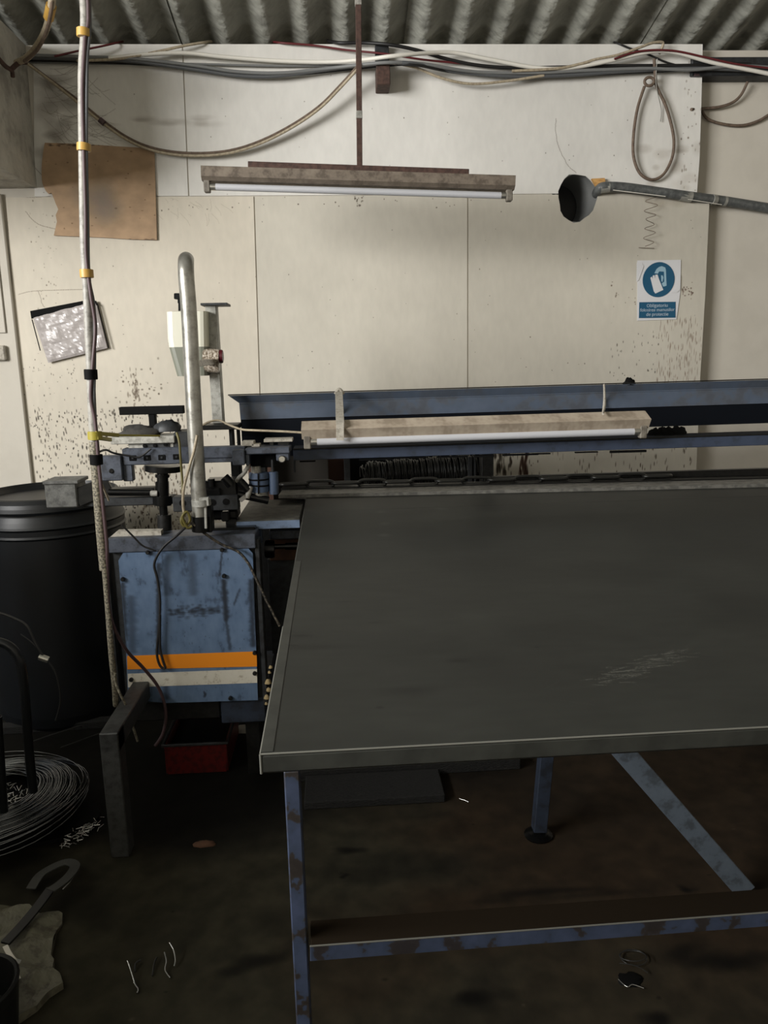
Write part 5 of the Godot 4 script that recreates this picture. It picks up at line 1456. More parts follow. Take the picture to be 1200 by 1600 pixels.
	box(st, Vector3(t0.x, 0.93 - 0.034, 0.8), Vector3(-0.156, 0.93, 1.2), 0.004)
	obj("side_tray", st, M.tray, m)
	st = S()
	wall_plate(st, [Vector3(t0.x + 0.004, 0.926, 1.2025), Vector3(-0.158, 0.926, 1.2025), Vector3(-0.158, 0.899, 1.2025), Vector3(t0.x + 0.004, 0.899, 1.2025)], 0.003)
	obj("tray_lip", st, M.tray_lip, m, "bright blue tray front")
	st = S()
	slab(st, Vector3(-0.3426, 0.89, 1.17), Vector3(-0.2921, 0.8403, 1.17), 0.03, 0.003)
	var tbk := obj("tray_bracket", st, M.blue, m)
	st = S()
	cyl(st, Vector3(-0.3176, 0.8659, 1.168), Vector3(-0.3164, 0.8682, 1.178), 0.009, 10, 0.002)
	obj("bracket_bolt", st, M.black, tbk)
	# orange guard and its shaft below the tray
	st = S()
	slab(st, Vector3(-0.2865, 0.8172, 1), Vector3(-0.1717, 0.7322, 1), 0.02, 0.003)
	obj("guard_plate", st, M.tan, m, "rusty orange guard plate")
	st = S()
	cyl(st, Vector3(-0.2897, 0.8074, 1.12), Vector3(-0.2557, 0.8062, 1.12), 0.033, 12, 0.006)
	cyl(st, Vector3(-0.2553, 0.8156, 1.12), Vector3(-0.1622, 0.8147, 1.12), 0.0095, 12)
	cyl(st, Vector3(-0.2167, 0.8154, 1.12), Vector3(-0.1622, 0.8147, 1.12), 0.013, 12)
	obj("knob_shaft", st, M.oily, m)
	st = S()
	slab(st, Vector3(-0.2799, 0.8595, 1.05), Vector3(-0.1653, 0.8245, 1.05), 0.04, 0.003)
	obj("tray_beam", st, M.blue_grey, m)
	st = S()
	slab(st, Vector3(-0.2973, 0.734, 0.98), Vector3(-0.1884, 0.3583, 0.98), 0.02, 0.002)
	obj("side_sheet", st, M.frame, m)
	# hopper beam above the table
	st = S()
	var l0 := Vector3(-0.4251, 1.34, 0.85)
	var r0 := Vector3(1.6615, 1.3523, 0.85)
	var run := (r0 - l0) * 1.25
	var section := [Vector3(0, 0, 0), Vector3(0.036, -0.029, -0.02), Vector3(0.036, -0.031, -0.018), Vector3(0.037, -0.092, -0.022)]
	var lip := 0.004
	for i in [0, 2]:
		var p: Vector3 = l0 + section[i]
		var q: Vector3 = l0 + section[i + 1]
		quad(st, p, p + run, q + run, q, Vector3(0, -0.2, 1))
		quad(st, p + Vector3(0, 0, -lip), p + run + Vector3(0, 0, -lip), q + run + Vector3(0, 0, -lip), q + Vector3(0, 0, -lip), Vector3(0, 0.2, -1))
		quad(st, p, q, q + Vector3(0, 0, -lip), p + Vector3(0, 0, -lip), Vector3.LEFT)
	quad(st, l0, l0 + run, l0 + run + Vector3(0, 0, -lip), l0 + Vector3(0, 0, -lip), Vector3.UP)
	bar(st, l0 + section[2], l0 + section[2] + run, 0.004, 0.004)
	obj("hopper_face", st, M.hopper, m)
	st = S()
	bar(st, l0 + Vector3(-0.002, 0.003, -0.006), l0 + run + Vector3(0, 0.003, -0.006), 0.016, 0.004)
	obj("hopper_rim", st, M.dark, m)
	st = S()
	var lb: Vector3 = l0 + section[3]
	box(st, lb + Vector3(0, 0, -0.006), lb + Vector3(0.38, -0.145, -0.03), 0.001)
	bar(st, lb + Vector3(0.0, -0.04, -0.02), lb + run + Vector3(0, -0.04, -0.02), 0.03, 0.078)
	obj("hopper_back", st, M.navy, m)
	st = S()
	for x in [0.02, 0.96, 2.65]:
		st = S()
		box(st, Vector3(lb.x + x, 0.0, 0.6), Vector3(lb.x + x + 0.05, lb.y - 0.0 + run.y * x / run.x, 0.66), 0.003)
		obj("rear_support", st, M.dark, m)
	# lower beam
	st = S()
	var b0 := Vector3(-0.1758, 1.1554, 1.1)
	var b1 := Vector3(1.5358, 1.1627, 1.1)
	var brun := (b1 - b0) * 1.3
	bar(st, b0 + Vector3(0, -0.018, -0.02), b0 + brun + Vector3(0, -0.018, -0.02), 0.036, 0.04, Vector3.BACK)
	obj("lower_beam", st, M.blue_beam, m)
	st = S()
	bar(st, b0 + Vector3(0.0, 0.003, -0.05), b0 + brun + Vector3(0, 0.003, -0.05), 0.1, 0.006)
	obj("beam_top", st, M.dark, m)
	st = S()
	var xk := 0.0
	while xk < 1.2:
		var p := b0 + brun * ((0.02 + xk) / brun.x) + Vector3(0, -0.04, -0.012)
		st = S()
		box(st, p, p + Vector3(rng.randf_range(0.05, 0.16), -rng.randf_range(0.004, 0.009), -0.01), 0.001)
		obj("grease_drip", st, M.black, m)
		xk += rng.randf_range(0.1, 0.22)
	st = S()
	cyl(st, Vector3(-0.1728, 1.1203, 1.1), Vector3(-0.1736, 1.0772, 1.1), 0.004, 8)
	obj("drip_pin", st, M.frame, m)
	# rail at the back of the table, carrying the chain
	st = S()
	var s0 := Vector3(-0.2507, 0.953, 0.8926)
	var s1 := Vector3(1.6209, 0.953, 0.9767)
	var dir := (s1 - s0) / (s1.x - s0.x)
	bar(st, s0 + Vector3(0, 0.003, -0.06), s0 + dir * 2.7 + Vector3(0, 0.003, -0.06), 0.12, 0.014)
	obj("guide_rail", st, M.rail, m)
	st = S()
	bar(st, s0 + Vector3(0.0, 0.0, -0.155), s0 + dir * 2.7 + Vector3(0, 0.0, -0.155), 0.07, 0.03)
	obj("chain_bed", st, M.dark, m)
	for k in 15:
		st = S()
		var c := s0 + dir * (0.05 + k * 0.104) + Vector3(0, 0.026, -0.15)
		var flat := k % 2 == 0
		var ring := PackedVector3Array()
		for i in 20:
			var t := TAU * i / 20.0
			var u := cos(t) * 0.03 + signf(cos(t)) * 0.026
			var v := sin(t) * 0.017
			ring.append(c + dir * u + (Vector3(0, 0.002, v) if flat else Vector3(0, v * 0.75, 0.002)))
		tube(st, ring, 0.0058, 8, true)
		obj("chain_link", st, M.chain, m)
	st = S()
	bar(st, s0 + dir * 0.82 + Vector3(0, 0.012, -0.205), s0 + dir * 2.7 + Vector3(0, 0.026, -0.205), 0.03, 0.04)
	obj("back_fence", st, M.dark, m)

func build_machine_extras() -> void:
	var st := S()
	# oil container
	var tk := thing("oil_container", Vector3(-0.5503, 1.4131, 1), "milky plastic container half full of grey liquid behind the steel cane pipe", "container")
	for lev in [[0.0, 0.52, M.milky, "container_shell"], [0.52, 1.0, M.oil, "liquid_level"]]:
		st = S()
		var rows := []
		for k in 5:
			var f: float = lerpf(lev[0], lev[1], k / 4.0)
			var l: Vector3
			if f < 0.45:
				l = (Vector3(-0.6039, 1.6409, 1)).lerp(Vector3(-0.6075, 1.5341, 1), f / 0.45)
			else:
				l = (Vector3(-0.6075, 1.5341, 1)).lerp(Vector3(-0.5836, 1.4183, 1), (f - 0.45) / 0.55)
			var r := (Vector3(-0.4628, 1.6535, 1)).lerp(Vector3(-0.4737, 1.4159, 1), f)
			r.y = l.y
			rows.append([l, r])
		for k in 4:
			var a: Array = rows[k]
			var b: Array = rows[k + 1]
			var ring0 := rounded(a[0].x, a[1].x, 1.0, 0.87, a[0].y)
			var ring1 := rounded(b[0].x, b[1].x, 1.0, 0.87, b[0].y)
			var n := ring0.size()
			for i in n:
				var j := (i + 1) % n
				var mid: Vector3 = (a[0] + a[1]) / 2.0 + Vector3(0, 0, -0.065)
				quad(st, ring0[i], ring0[j], ring1[j], ring1[i], ring0[i] - mid)
				if k == 0 and lev[0] == 0.0:
					tri(st, mid + Vector3(0, 0.008, 0), ring0[i], ring0[j], Vector3.UP)
				if k == 3 and lev[1] == 1.0:
					tri(st, (b[0] + b[1]) / 2.0 + Vector3(0, 0, -0.065), ring1[i], ring1[j], Vector3.DOWN)
		obj(lev[3], st, lev[2], tk)
	st = S()
	cyl(st, Vector3(-0.5573, 1.6454, 0.95), Vector3(-0.5555, 1.6718, 0.95), 0.012, 14)
	cyl(st, Vector3(-0.5568, 1.685, 0.95), Vector3(-0.5554, 1.7047, 0.95), 0.025, 16, 0.003)
	cyl(st, Vector3(-0.5577, 1.6719, 0.95), Vector3(-0.5565, 1.6894, 0.95), 0.012, 14)
	obj("filler_cap", st, M.black, tk)

	# rags and cloth lying on the machine
	st = S()
	rag_heap(st, Vector3(-0.6826, 1.2222, 1.2) + Vector3(0, 0.006, -0.03), Vector3(0.075, 0.032, 0.045), 3)
	single("grey_rag", st, M.rag, "crumpled grey rag lying on the lever plate below the T handle", "rag")
	st = S()
	rag_heap(st, Vector3(-0.5852, 1.2315, 1.19) + Vector3(0, 0.008, -0.01), Vector3(0.042, 0.036, 0.03), 8)
	single("dark_rag", st, M.frame, "dark folded rag lying right of the T handle stem", "rag")
	st = S()
	var cy: float = Vector3(-0.6909, 0.9022, 1.31).y
	wall_plate(st, [Vector3(Vector3(-0.7802, 0.9029, 1.3).x, cy, 1.28), Vector3(Vector3(-0.611, 0.8971, 1.3).x, cy, 1.28), Vector3(Vector3(-0.611, 0.8971, 1.3).x, cy + 0.018, 1.25), Vector3(Vector3(-0.7556, 0.9021, 1.3).x, cy + 0.02, 1.25)], 0.035)
	single("pale_sheet", st, M.cloth, "pale flat slab lying on the machine deck below the spindle", "slab")

	# wires on the machine
	var wires := [
		["yellow_wire", [Vector3(-0.5425, 1.2399, 1.25), Vector3(-0.5342, 1.2113, 1.26), Vector3(-0.5317, 1.1599, 1.27), Vector3(-0.5294, 1.0768, 1.28), Vector3(-0.5234, 1.0199, 1.32), Vector3(-0.5118, 0.9852, 1.36)], 0.0042, M.yellow_wire, "dull yellow wire dropping from the lever plate past the slotted arm"],
		["beige_wire", [Vector3(-0.4516, 1.2414, 1.385), Vector3(-0.4648, 1.192, 1.385), Vector3(-0.4877, 1.1316, 1.38), Vector3(-0.508, 1.0696, 1.37), Vector3(-0.5146, 1.0174, 1.365), Vector3(-0.5112, 0.9799, 1.365)], 0.0045, M.cream_cable, "beige wire curling from the cane pipe down to the tangled knot"],
		["green_wire", [Vector3(-0.509, 0.9974, 1.37), Vector3(-0.5207, 0.9749, 1.38), Vector3(-0.5121, 0.9538, 1.38), Vector3(-0.4926, 0.974, 1.38), Vector3(-0.4999, 1, 1.385), Vector3(-0.514, 0.985, 1.39), Vector3(-0.5013, 0.9504, 1.385), Vector3(-0.488, 0.953, 1.38)], 0.0045, M.yellow_wire, "tangled knot of greenish wire at the foot of the cane pipe"],
		["panel_cord", [Vector3(-0.491, 0.9677, 1.38), Vector3(-0.4569, 0.9267, 1.36), Vector3(-0.4076, 0.8823, 1.34), Vector3(-0.3541, 0.8534, 1.335), Vector3(-0.3231, 0.8134, 1.335), Vector3(-0.3045, 0.7692, 1.335), Vector3(-0.2723, 0.6926, 1.34), Vector3(-0.2305, 0.5953, 1.34)], 0.0045, M.dark_cord, "two tone cord running down right from the knot across the panel"],
		["dangling_cord", [Vector3(-0.5062, 0.9515, 1.37), Vector3(-0.5484, 0.9138, 1.345), Vector3(-0.5876, 0.883, 1.335), Vector3(-0.6161, 0.8485, 1.33), Vector3(-0.6303, 0.8132, 1.325), Vector3(-0.624, 0.7667, 1.323), Vector3(-0.6217, 0.6895, 1.322), Vector3(-0.6335, 0.5898, 1.322), Vector3(-0.6459, 0.5114, 1.322), Vector3(-0.6388, 0.4655, 1.322), Vector3(-0.6225, 0.4557, 1.322), Vector3(-0.6286, 0.4879, 1.322), Vector3(-0.6336, 0.5335, 1.322), Vector3(-0.6246, 0.6459, 1.324)], 0.0042, M.black_cable, "black dangling cord looped over the middle of the blue panel"],
		["thin_wire", [Vector3(-0.7297, 1.1565, 1.51), Vector3(-0.7308, 1.1048, 1.46), Vector3(-0.7343, 1.047, 1.4)], 0.003, M.cream_cable, "short thin pale wire beside the speckled pipe"],
		["deck_wire", [Vector3(-0.7134, 0.9605, 1.36), Vector3(-0.6869, 0.9239, 1.35), Vector3(-0.6599, 0.8867, 1.34), Vector3(-0.6337, 0.8718, 1.335), Vector3(-0.619, 0.8636, 1.33)], 0.003, M.black_cable, "thin black wire crossing the deck edge near the left of panel"],
		["arm_wire", [Vector3(-0.7155, 1.211, 1.51), Vector3(-0.7281, 1.2049, 1.4), Vector3(-0.741, 1.1816, 1.28), Vector3(-0.7025, 1.1698, 1.26), Vector3(-0.6671, 1.164, 1.255), Vector3(-0.6291, 1.1898, 1.25)], 0.0035, M.black_cable, "black wire hooked from the cable drop onto the slotted arm"],
		["foot_wire", [Vector3(-0.7323, 0.517, 1.5), Vector3(-0.7347, 0.4895, 1.5), Vector3(-0.7227, 0.4462, 1.5), Vector3(-0.7127, 0.3932, 1.48), Vector3(-0.7073, 0.3284, 1.46), Vector3(-0.7031, 0.2501, 1.43)], 0.004, M.speckled, "grey wire hanging from the lower rod past the outrigger leg"]]
	for w in wires:
		st = S()
		tube(st, smooth(w[1], 6), w[2], 8)
		single(w[0], st, w[3], w[4], "wire")

	# things on and behind the beams
	var lump := 0
	for p in [[Vector3(1.1598, 1.1677, 1.02), 0.034, "first of three black rubber lumps on the lower beam, nearest the batten"], [Vector3(1.1934, 1.1716, 1.02), 0.03, "middle one of three black rubber lumps on the lower beam"], [Vector3(1.2344, 1.174, 1.02), 0.03, "last of three black rubber lumps on the lower beam, farthest right"]]:
		st = S()
		rag_heap(st, p[0] + Vector3(0, -0.022, 0), Vector3(p[1] * 1.1, 0.046, 0.028), 20 + lump)
		lump += 1
		single("rubber_lump", st, M.black, p[2], "lump", "black lumps on the lower beam")
	st = S()
	rag_heap(st, Vector3(1.1179, 1.3482, 0.83) + Vector3(0, -0.004, 0), Vector3(0.022, 0.026, 0.02), 31)
	single("black_lump", st, M.black, "small black lump sitting on top rim of the blue beam", "lump")
	st = S()
	slab(st, Vector3(-0.4108, 1.1922, 0.5), Vector3(-0.1686, 1.0845, 0.5) * Vector3(1, 0, 1), 0.02, 0.002)
	single("brown_board", st, M.brown_board, "dark reddish brown board standing behind the machine head", "board")
	st = S()
	slab(st, Vector3(-0.303, 1.076, 0.56), Vector3(-0.0659, 0.9379, 0.56) * Vector3(1, 0, 1), 0.02, 0.002)
	single("brown_sheet", st, M.dark_board, "dark brown sheet standing behind the chain left of the wire roll", "board")
	st = S()
	slab(st, Vector3(-0.0679, 1.0623, 0.5), Vector3(0.0022, 0.9264, 0.5) * Vector3(1, 0, 1), 0.02, 0.002)
	single("rusty_strip", st, M.brown_board, "narrow rusty brown board between dark sheet and grey upright behind the chain", "board")
	st = S()
	slab(st, Vector3(0.0007, 1.0597, 0.54), Vector3(0.0268, 0.932, 0.54) * Vector3(1, 0, 1), 0.03, 0.002)
	single("steel_upright", st, M.frame, "narrow grey steel upright at left end of the spiral wire roll", "post")
	st = S()
	slab(st, Vector3(-0.0261, 1.0258, 0.2), Vector3(0.6845, 0.8426, 0.2) * Vector3(1, 0, 1), 0.02, 0.002)
	single("black_backboard", st, M.black, "black sheet standing behind the roll of spiral wire", "board")
	# spiral wire roll
	var rl := thing("spiral_roll", Vector3(0.3191, 0.8896, 0.42), "roll of dark spiral fence wire lying behind the chain under the beam", "roll")
	for layer in 3:
		st = S()
		var pts := PackedVector3Array()
		var ra := Vector3(0.0862, 0.9658, 0.42)
		var rb := Vector3(0.573, 0.9746, 0.42)
		var turns := 34.0
		for i in int(turns * 14.0):
			var f := i / (turns * 14.0)
			var t := TAU * f * turns + layer * 2.1
			var rad := (0.05 + 0.013 * f + 0.006 * sin(f * 21.0 + layer)) * minf(1.0, 0.55 + f * 8.0)
			pts.append(ra.lerp(rb, f) + Vector3(0.016 * sin(t * 0.5 + layer), cos(t) * rad, sin(t) * rad))
		tube(st, pts, 0.0026, 5)
		obj("wire_spiral", st, M.dark_wire, rl)
	st = S()
	slab(st, Vector3(0.5426, 1.0397, 0.5), Vector3(0.5595, 0.8867, 0.5) * Vector3(1, 0, 1), 0.03, 0.002)
	slab(st, Vector3(0.5678, 1.0389, 0.5), Vector3(0.5765, 0.8862, 0.5) * Vector3(1, 0, 1), 0.03, 0.002)
	single("steel_upright", st, M.frame, "narrow steel upright standing at right end of the spiral wire roll", "post")

func rounded(x0: float, x1: float, z1: float, z0: float, y: float) -> PackedVector3Array:
	var out := PackedVector3Array()
	var r := 0.022
	for c in [[x1 - r, z1 - r, 0.0], [x0 + r, z1 - r, 90.0], [x0 + r, z0 + r, 180.0], [x1 - r, z0 + r, 270.0]]:
		for k in 4:
			var t := deg_to_rad(c[2] + k * 30.0)
			out.append(Vector3(c[0] + cos(t) * r, y, c[1] + sin(t) * r))
	return out

# a low crumpled heap of cloth or rubber
func rag_heap(st: SurfaceTool, c: Vector3, size: Vector3, seed_: int) -> void:
	var n := FastNoiseLite.new()
	n.seed = seed_
	n.frequency = 0.9
	var U := 18
	var V := 8
	var at := func(i: int, j: int) -> Array:
		var t := TAU * i / U
		var f := PI / 2.0 * j / V
		var d := Vector3(cos(t) * cos(f), sin(f), sin(t) * cos(f))
		var k := 1.0 + 0.45 * n.get_noise_3d(d.x * 1.6, d.y * 1.6, d.z * 1.6)
		return [c + d * k * size, (d / size).normalized()]
	for i in U:
		for j in V:
			face4(st, at.call(i, j), at.call(i + 1, j), at.call(i + 1, j + 1), at.call(i, j + 1))
		tri(st, c, at.call(i, 0)[0], at.call(i + 1, 0)[0], Vector3.DOWN)

func build_floor_things() -> void:
	var st := S()
	# drum
	var dc := Vector3(-1.235, 0, 0.55)
	var dr := thing("oil_drum", dc, "tall black plastic drum standing on the floor at left behind the machine", "drum")
	lathe(st, dc, [[0.0, 0.004], [0.27, 0.0], [0.285, 0.02], [0.29, 0.06], [0.29, 0.3], [0.29, 0.6], [0.29, 0.8], [0.295, 0.808], [0.29, 0.816], [0.29, 0.836], [0.295, 0.844], [0.29, 0.852], [0.284, 0.87], [0.276, 0.89], [0.27, 0.925]], 48)
	obj("drum_body", st, M.drum, dr)
	st = S()
	lathe(st, dc, [[0.27, 0.9], [0.287, 0.9], [0.29, 0.91], [0.287, 0.925], [0.282, 0.94], [0.27, 0.955], [0.262, 0.958], [0.258, 0.945], [0.25, 0.93], [0.0, 0.93]], 48)
	obj("drum_rim", st, M.drum, dr)

	# wire coil on its tray
	var cc := Vector3(-1.1545, 0.1, 1.5013)
	cc.y = 0.0
	var rad := 0.255
	var co := thing("wire_coil", cc, "wide coil of shiny steel wire lying flat on a black tray at lower left", "coil")
	for layer in 6:
		st = S()
		for turn in 13:
			var ring := PackedVector3Array()
			var r0 := lerpf(rad - 0.003 * layer, rad * 0.5, (turn + 0.17 * layer) / 13.5) + rng.randf_range(-0.003, 0.003)
			var off := Vector2(rng.randfn(), rng.randfn()) * 0.0035
			var ph := rng.randf() * TAU
			for i in 48:
				var t := TAU * i / 48.0
				var rr := r0 + 0.003 * sin(t * 2.0 + ph)
				ring.append(Vector3(cc.x + off.x + cos(t) * rr, 0.105 + 0.0035 * layer + 0.03 * (1.0 - r0 / rad) + 0.004 * sin(t * 3.0 + ph), cc.z + off.y + sin(t) * rr))
			tube(st, ring, 0.0021, 6, true)
		var o := obj("wire_turns", st, M.coil_wire, co)
		o.set_meta("kind", "stuff")
	st = S()
	for k in 5:
		var ring := PackedVector3Array()
		for i in 40:
			var t := TAU * i / 40.0
			var r := rad + 0.012 + 0.006 * sin(t + k) + 0.004 * k
			ring.append(Vector3(cc.x + cos(t) * r + 0.006, 0.13 + 0.012 * sin(t * 2.0 + k * 0.6) - 0.012 * k, cc.z + sin(t) * r - 0.01))
		tube(st, ring, 0.0022, 5, true)
	obj("outer_turns", st, M.coil_wire, co)
	st = S()
	lathe(st, cc, [[0.0, 0.072], [0.25, 0.072], [0.262, 0.075], [0.262, 0.095], [0.25, 0.086], [0.13, 0.09], [0.0, 0.09]], 40)
	lathe(st, cc, [[0.05, 0.0], [0.06, 0.0], [0.06, 0.072], [0.0, 0.072]], 20)
	obj("coil_tray", st, M.black, co)
	# wire clippings in the middle
	st = S()
	for k in 150:
		var t := rng.randf() * TAU
		var r := rng.randf() * 0.11
		var p := cc + Vector3(cos(t) * r, 0.094 + rng.randf() * 0.016, sin(t) * r)
		var d := Vector3(rng.randfn(), rng.randfn() * 0.3, rng.randfn()).normalized() * 0.012
		tube(st, PackedVector3Array([p - d, p + d]), 0.0016, 5)
	var cl := obj("wire_clippings", st, M.wire, co)
	cl.set_meta("kind", "stuff")
	# guide frame over the coil
	var gf := thing("coil_frame", Vector3(-1.0377, 0.1, 1.4824) * Vector3(1, 0, 1), "dark bent pipe frame standing over the wire coil at lower left", "frame")
	st = S()
	tube(st, smooth([Vector3(-1.0858, 0.6858, 1.62), Vector3(-1.0322, 0.6796, 1.62), Vector3(-0.9937, 0.6662, 1.62), Vector3(-0.9699, 0.6337, 1.62), Vector3(-0.9609, 0.5816, 1.62), Vector3(-0.9626, 0.4811, 1.62), Vector3(-0.9691, 0.3169, 1.62), Vector3(-0.9705, 0.1969, 1.62)], 7), 0.0135, 12)
	obj("bent_pipe", st, M.dark_gloss, gf)
	st = S()
	tube(st, PackedVector3Array([Vector3(-1.0001, 0.4906, 1.72), Vector3(-1.0158, 0.1962, 1.72)]), 0.012, 12)
	tube(st, PackedVector3Array([Vector3(-1.0004, 0.4887, 1.72), Vector3(-1.1049, 0.4478, 1.6)]), 0.012, 12)
	obj("upright", st, M.dark_gloss, gf)
	# dark plate with scrap beside the coil
	st = S()
	var pl := PackedVector2Array()
	var sc := Vector3(-0.9371, 0.02, 1.5605)
	for k in 24:
		var t := TAU * k / 24.0
		pl.append(Vector2(cos(t) * 0.2, sin(t) * 0.13))
	plate(st, pl, Vector3(sc.x - 0.09, 0.03, sc.z - 0.06), Vector3.RIGHT, Vector3.FORWARD, 0.012)
	single("scrap_plate", st, M.black, "dark flat plate under the coil, its right edge near the outrigger leg", "plate")
	st = S()
	for k in 70:
		var p := (Vector3(-0.8737, 0.032, 1.6555)).lerp(Vector3(-0.8241, 0.032, 1.5373), rng.randf()) + Vector3(rng.randfn() * 0.016, 0.004, rng.randfn() * 0.012)
		var d := Vector3(rng.randfn(), 0.1, rng.randfn()).normalized() * 0.009
		tube(st, PackedVector3Array([p - d, p + d]), 0.0015, 5)
	var scr := single("wire_chips", st, M.wire, "fine steel wire chips scattered on the dark plate beside the coil", "scrap")
	scr.set_meta("kind", "stuff")
	# cord with a metal plug hanging by the drum
	var pc := thing("plug_cord", Vector3(-1.0049, 0.2639, 1.3), "thin black cord with shiny metal connector hanging in front of the drum", "cord")
	st = S()
	tube(st, smooth([Vector3(-1.2119, 0.6791, 1.3), Vector3(-1.1518, 0.6634, 1.3), Vector3(-1.1083, 0.6439, 1.3), Vector3(-1.0698, 0.6156, 1.3), Vector3(-1.0506, 0.5609, 1.3), Vector3(-1.0339, 0.5195, 1.3), Vector3(-1.0232, 0.5009, 1.3)], 6), 0.0042, 8)
	tube(st, smooth([Vector3(-1.0158, 0.4914, 1.3), Vector3(-0.9947, 0.4494, 1.3), Vector3(-0.9857, 0.3914, 1.3), Vector3(-0.9893, 0.3335, 1.3), Vector3(-1.0103, 0.2735, 1.3)], 6), 0.003, 8)
	tube(st, smooth([Vector3(-1.0937, 0.5875, 1.3), Vector3(-1.0688, 0.5662, 1.3), Vector3(-1.0446, 0.5381, 1.3), Vector3(-1.0307, 0.5103, 1.3)], 6), 0.0018, 6)
	obj("cord", st, M.cord_dark, pc)
	st = S()
	cyl(st, Vector3(-1.0416, 0.5062, 1.3), Vector3(-1.0113, 0.4935, 1.3), 0.0115, 14, 0.003)
	obj("metal_connector", st, M.worn, pc)

	# red crate under the machine
	var cr := thing("red_crate", Vector3(-0.5653, 0, 1.2049) + Vector3(0, 0, -0.15), "dirty red plastic crate on the floor below the machine panel", "crate")
	var f0 := Vector3(-0.6703, 0, 1.2084)
	var f1 := Vector3(-0.461, 0, 1.1922)
	var ctop: float = Vector3(-0.557, 0.1148, 1.2084).y
	st = S()
	var cz := f0.z
	wall_plate(st, [Vector3(f0.x - 0.008, ctop, cz), Vector3(f1.x + 0.006, ctop, cz), Vector3(f1.x, 0.003, cz), Vector3(f0.x, 0.003, cz)], 0.006)
	box(st, Vector3(f0.x - 0.008, 0.003, cz - 0.3), Vector3(f0.x - 0.002, ctop, cz - 0.006), 0.001)
	box(st, Vector3(f1.x, 0.003, cz - 0.3), Vector3(f1.x + 0.006, ctop, cz - 0.006), 0.001)
	box(st, Vector3(f0.x, 0.003, cz - 0.3), Vector3(f1.x, ctop, cz - 0.294), 0.001)
	box(st, Vector3(f0.x, 0.003, cz - 0.294), Vector3(f1.x, 0.009, cz - 0.006), 0.001)
	obj("crate_walls", st, M.red_plastic, cr)
	st = S()
	box(st, Vector3(f0.x - 0.016, ctop - 0.004, cz - 0.004), Vector3(f1.x + 0.014, ctop + 0.006, cz + 0.006), 0.002)
	box(st, Vector3(f0.x - 0.016, ctop - 0.004, cz - 0.31), Vector3(f1.x + 0.014, ctop + 0.006, cz - 0.3), 0.002)
	box(st, Vector3(f0.x - 0.016, ctop - 0.004, cz - 0.304), Vector3(f0.x - 0.008, ctop + 0.006, cz), 0.002)
	box(st, Vector3(f1.x + 0.006, ctop - 0.004, cz - 0.304), Vector3(f1.x + 0.014, ctop + 0.006, cz), 0.002)
	obj("crate_rim", st, M.frame, cr)
	st = S()
	box(st, Vector3(f0.x + 0.001, 0.01, cz - 0.29), Vector3(f1.x - 0.001, ctop - 0.03, cz - 0.008), 0.002)
	obj("black_contents", st, M.black, cr)

	# planks on the floor under the table
	st = S()
	var k0 := Vector3(-0.2212, 0, 1.2976)
	var k1 := Vector3(0.6008, 0, 1.2781)
	box(st, Vector3(k0.x, 0, k0.z - 0.16), Vector3(k1.x, 0.045, k0.z), 0.004, Basis(Vector3.UP, 0.02))
	single("floor_plank", st, M.old_wood, "long dark plank lying on the floor farther back under the table", "plank")
	st = S()
	k0 = Vector3(-0.1677, 0, 1.4773)
	k1 = Vector3(0.3032, 0, 1.4972)
	box(st, Vector3(k0.x, 0, k0.z - 0.17), Vector3(k1.x, 0.03, k0.z), 0.004, Basis(Vector3.UP, 0.01))
	single("floor_plank", st, M.old_wood, "short dark plank lying on the floor nearer the front under the table", "plank")
	st = S()
	bar(st, Vector3(-1.4869, 0.015, 0.8056), Vector3(-0.9992, 0.015, 0.7854), 0.05, 0.03)
	single("floor_batten", st, M.old_wood, "dark batten on the floor at the foot of the black drum", "batten")

	# bent strap and black bar
	st = S()
	var hp := smooth([Vector3(-0.9157, 0.02, 1.83), Vector3(-0.9063, 0.03, 1.7867), Vector3(-0.8768, 0.04, 1.766), Vector3(-0.8409, 0.045, 1.7529), Vector3(-0.8086, 0.05, 1.7772), Vector3(-0.8021, 0.06, 1.8309), Vector3(-0.8127, 0.065, 1.8747), Vector3(-0.8274, 0.07, 1.9088)], 5)
	ribbon(st, hp, 0.028, 0.003)
	single("bent_strap", st, M.strap, "grey flat steel strap bent like a hairpin on the floor at left", "strap")
	st = S()
	ribbon(st, smooth([Vector3(-0.8375, 0.055, 1.8803), Vector3(-0.8493, 0.05, 1.9414), Vector3(-0.8662, 0.045, 2.0054), Vector3(-0.8864, 0.04, 2.0626)], 5), 0.026, 0.006)
	single("black_bar", st, M.bar, "black flat bar lying across the crumpled paper bag at left", "bar")
	st = S()
	tube(st, smooth([Vector3(-0.8285, 0.012, 1.8295), Vector3(-0.8178, 0.014, 1.7976), Vector3(-0.8147, 0.014, 1.7584)], 4), 0.0022, 6)
	single("wire_scrap", st, M.wire, "wire scrap glinting beside the hairpin strap", "scrap", "wire scraps on the floor")

	# crumpled paper bag
	st = S()
	var sheet := PackedVector2Array()
	var outline := [Vector3(-1.0189, 0.01, 1.8889), Vector3(-0.9361, 0.01, 1.9033), Vector3(-0.8906, 0.01, 1.902), Vector3(-0.8565, 0.01, 1.9247), Vector3(-0.8086, 0.01, 1.9262), Vector3(-0.792, 0.01, 1.9349), Vector3(-0.7834, 0.01, 1.9645), Vector3(-0.7885, 0.01, 1.9921), Vector3(-0.7738, 0.01, 2.0603), Vector3(-0.7698, 0.01, 2.0799), Vector3(-0.7556, 0.01, 2.0978), Vector3(-0.7466, 0.01, 2.1313), Vector3(-0.725, 0.01, 2.145), Vector3(-0.706, 0.01, 2.1777), Vector3(-0.7307, 0.01, 2.2042), Vector3(-0.7437, 0.01, 2.2397), Vector3(-0.7789, 0.01, 2.2806), Vector3(-0.8466, 0.01, 2.2923)]
	for p in outline:
		sheet.append(Vector2(p.x, p.z))
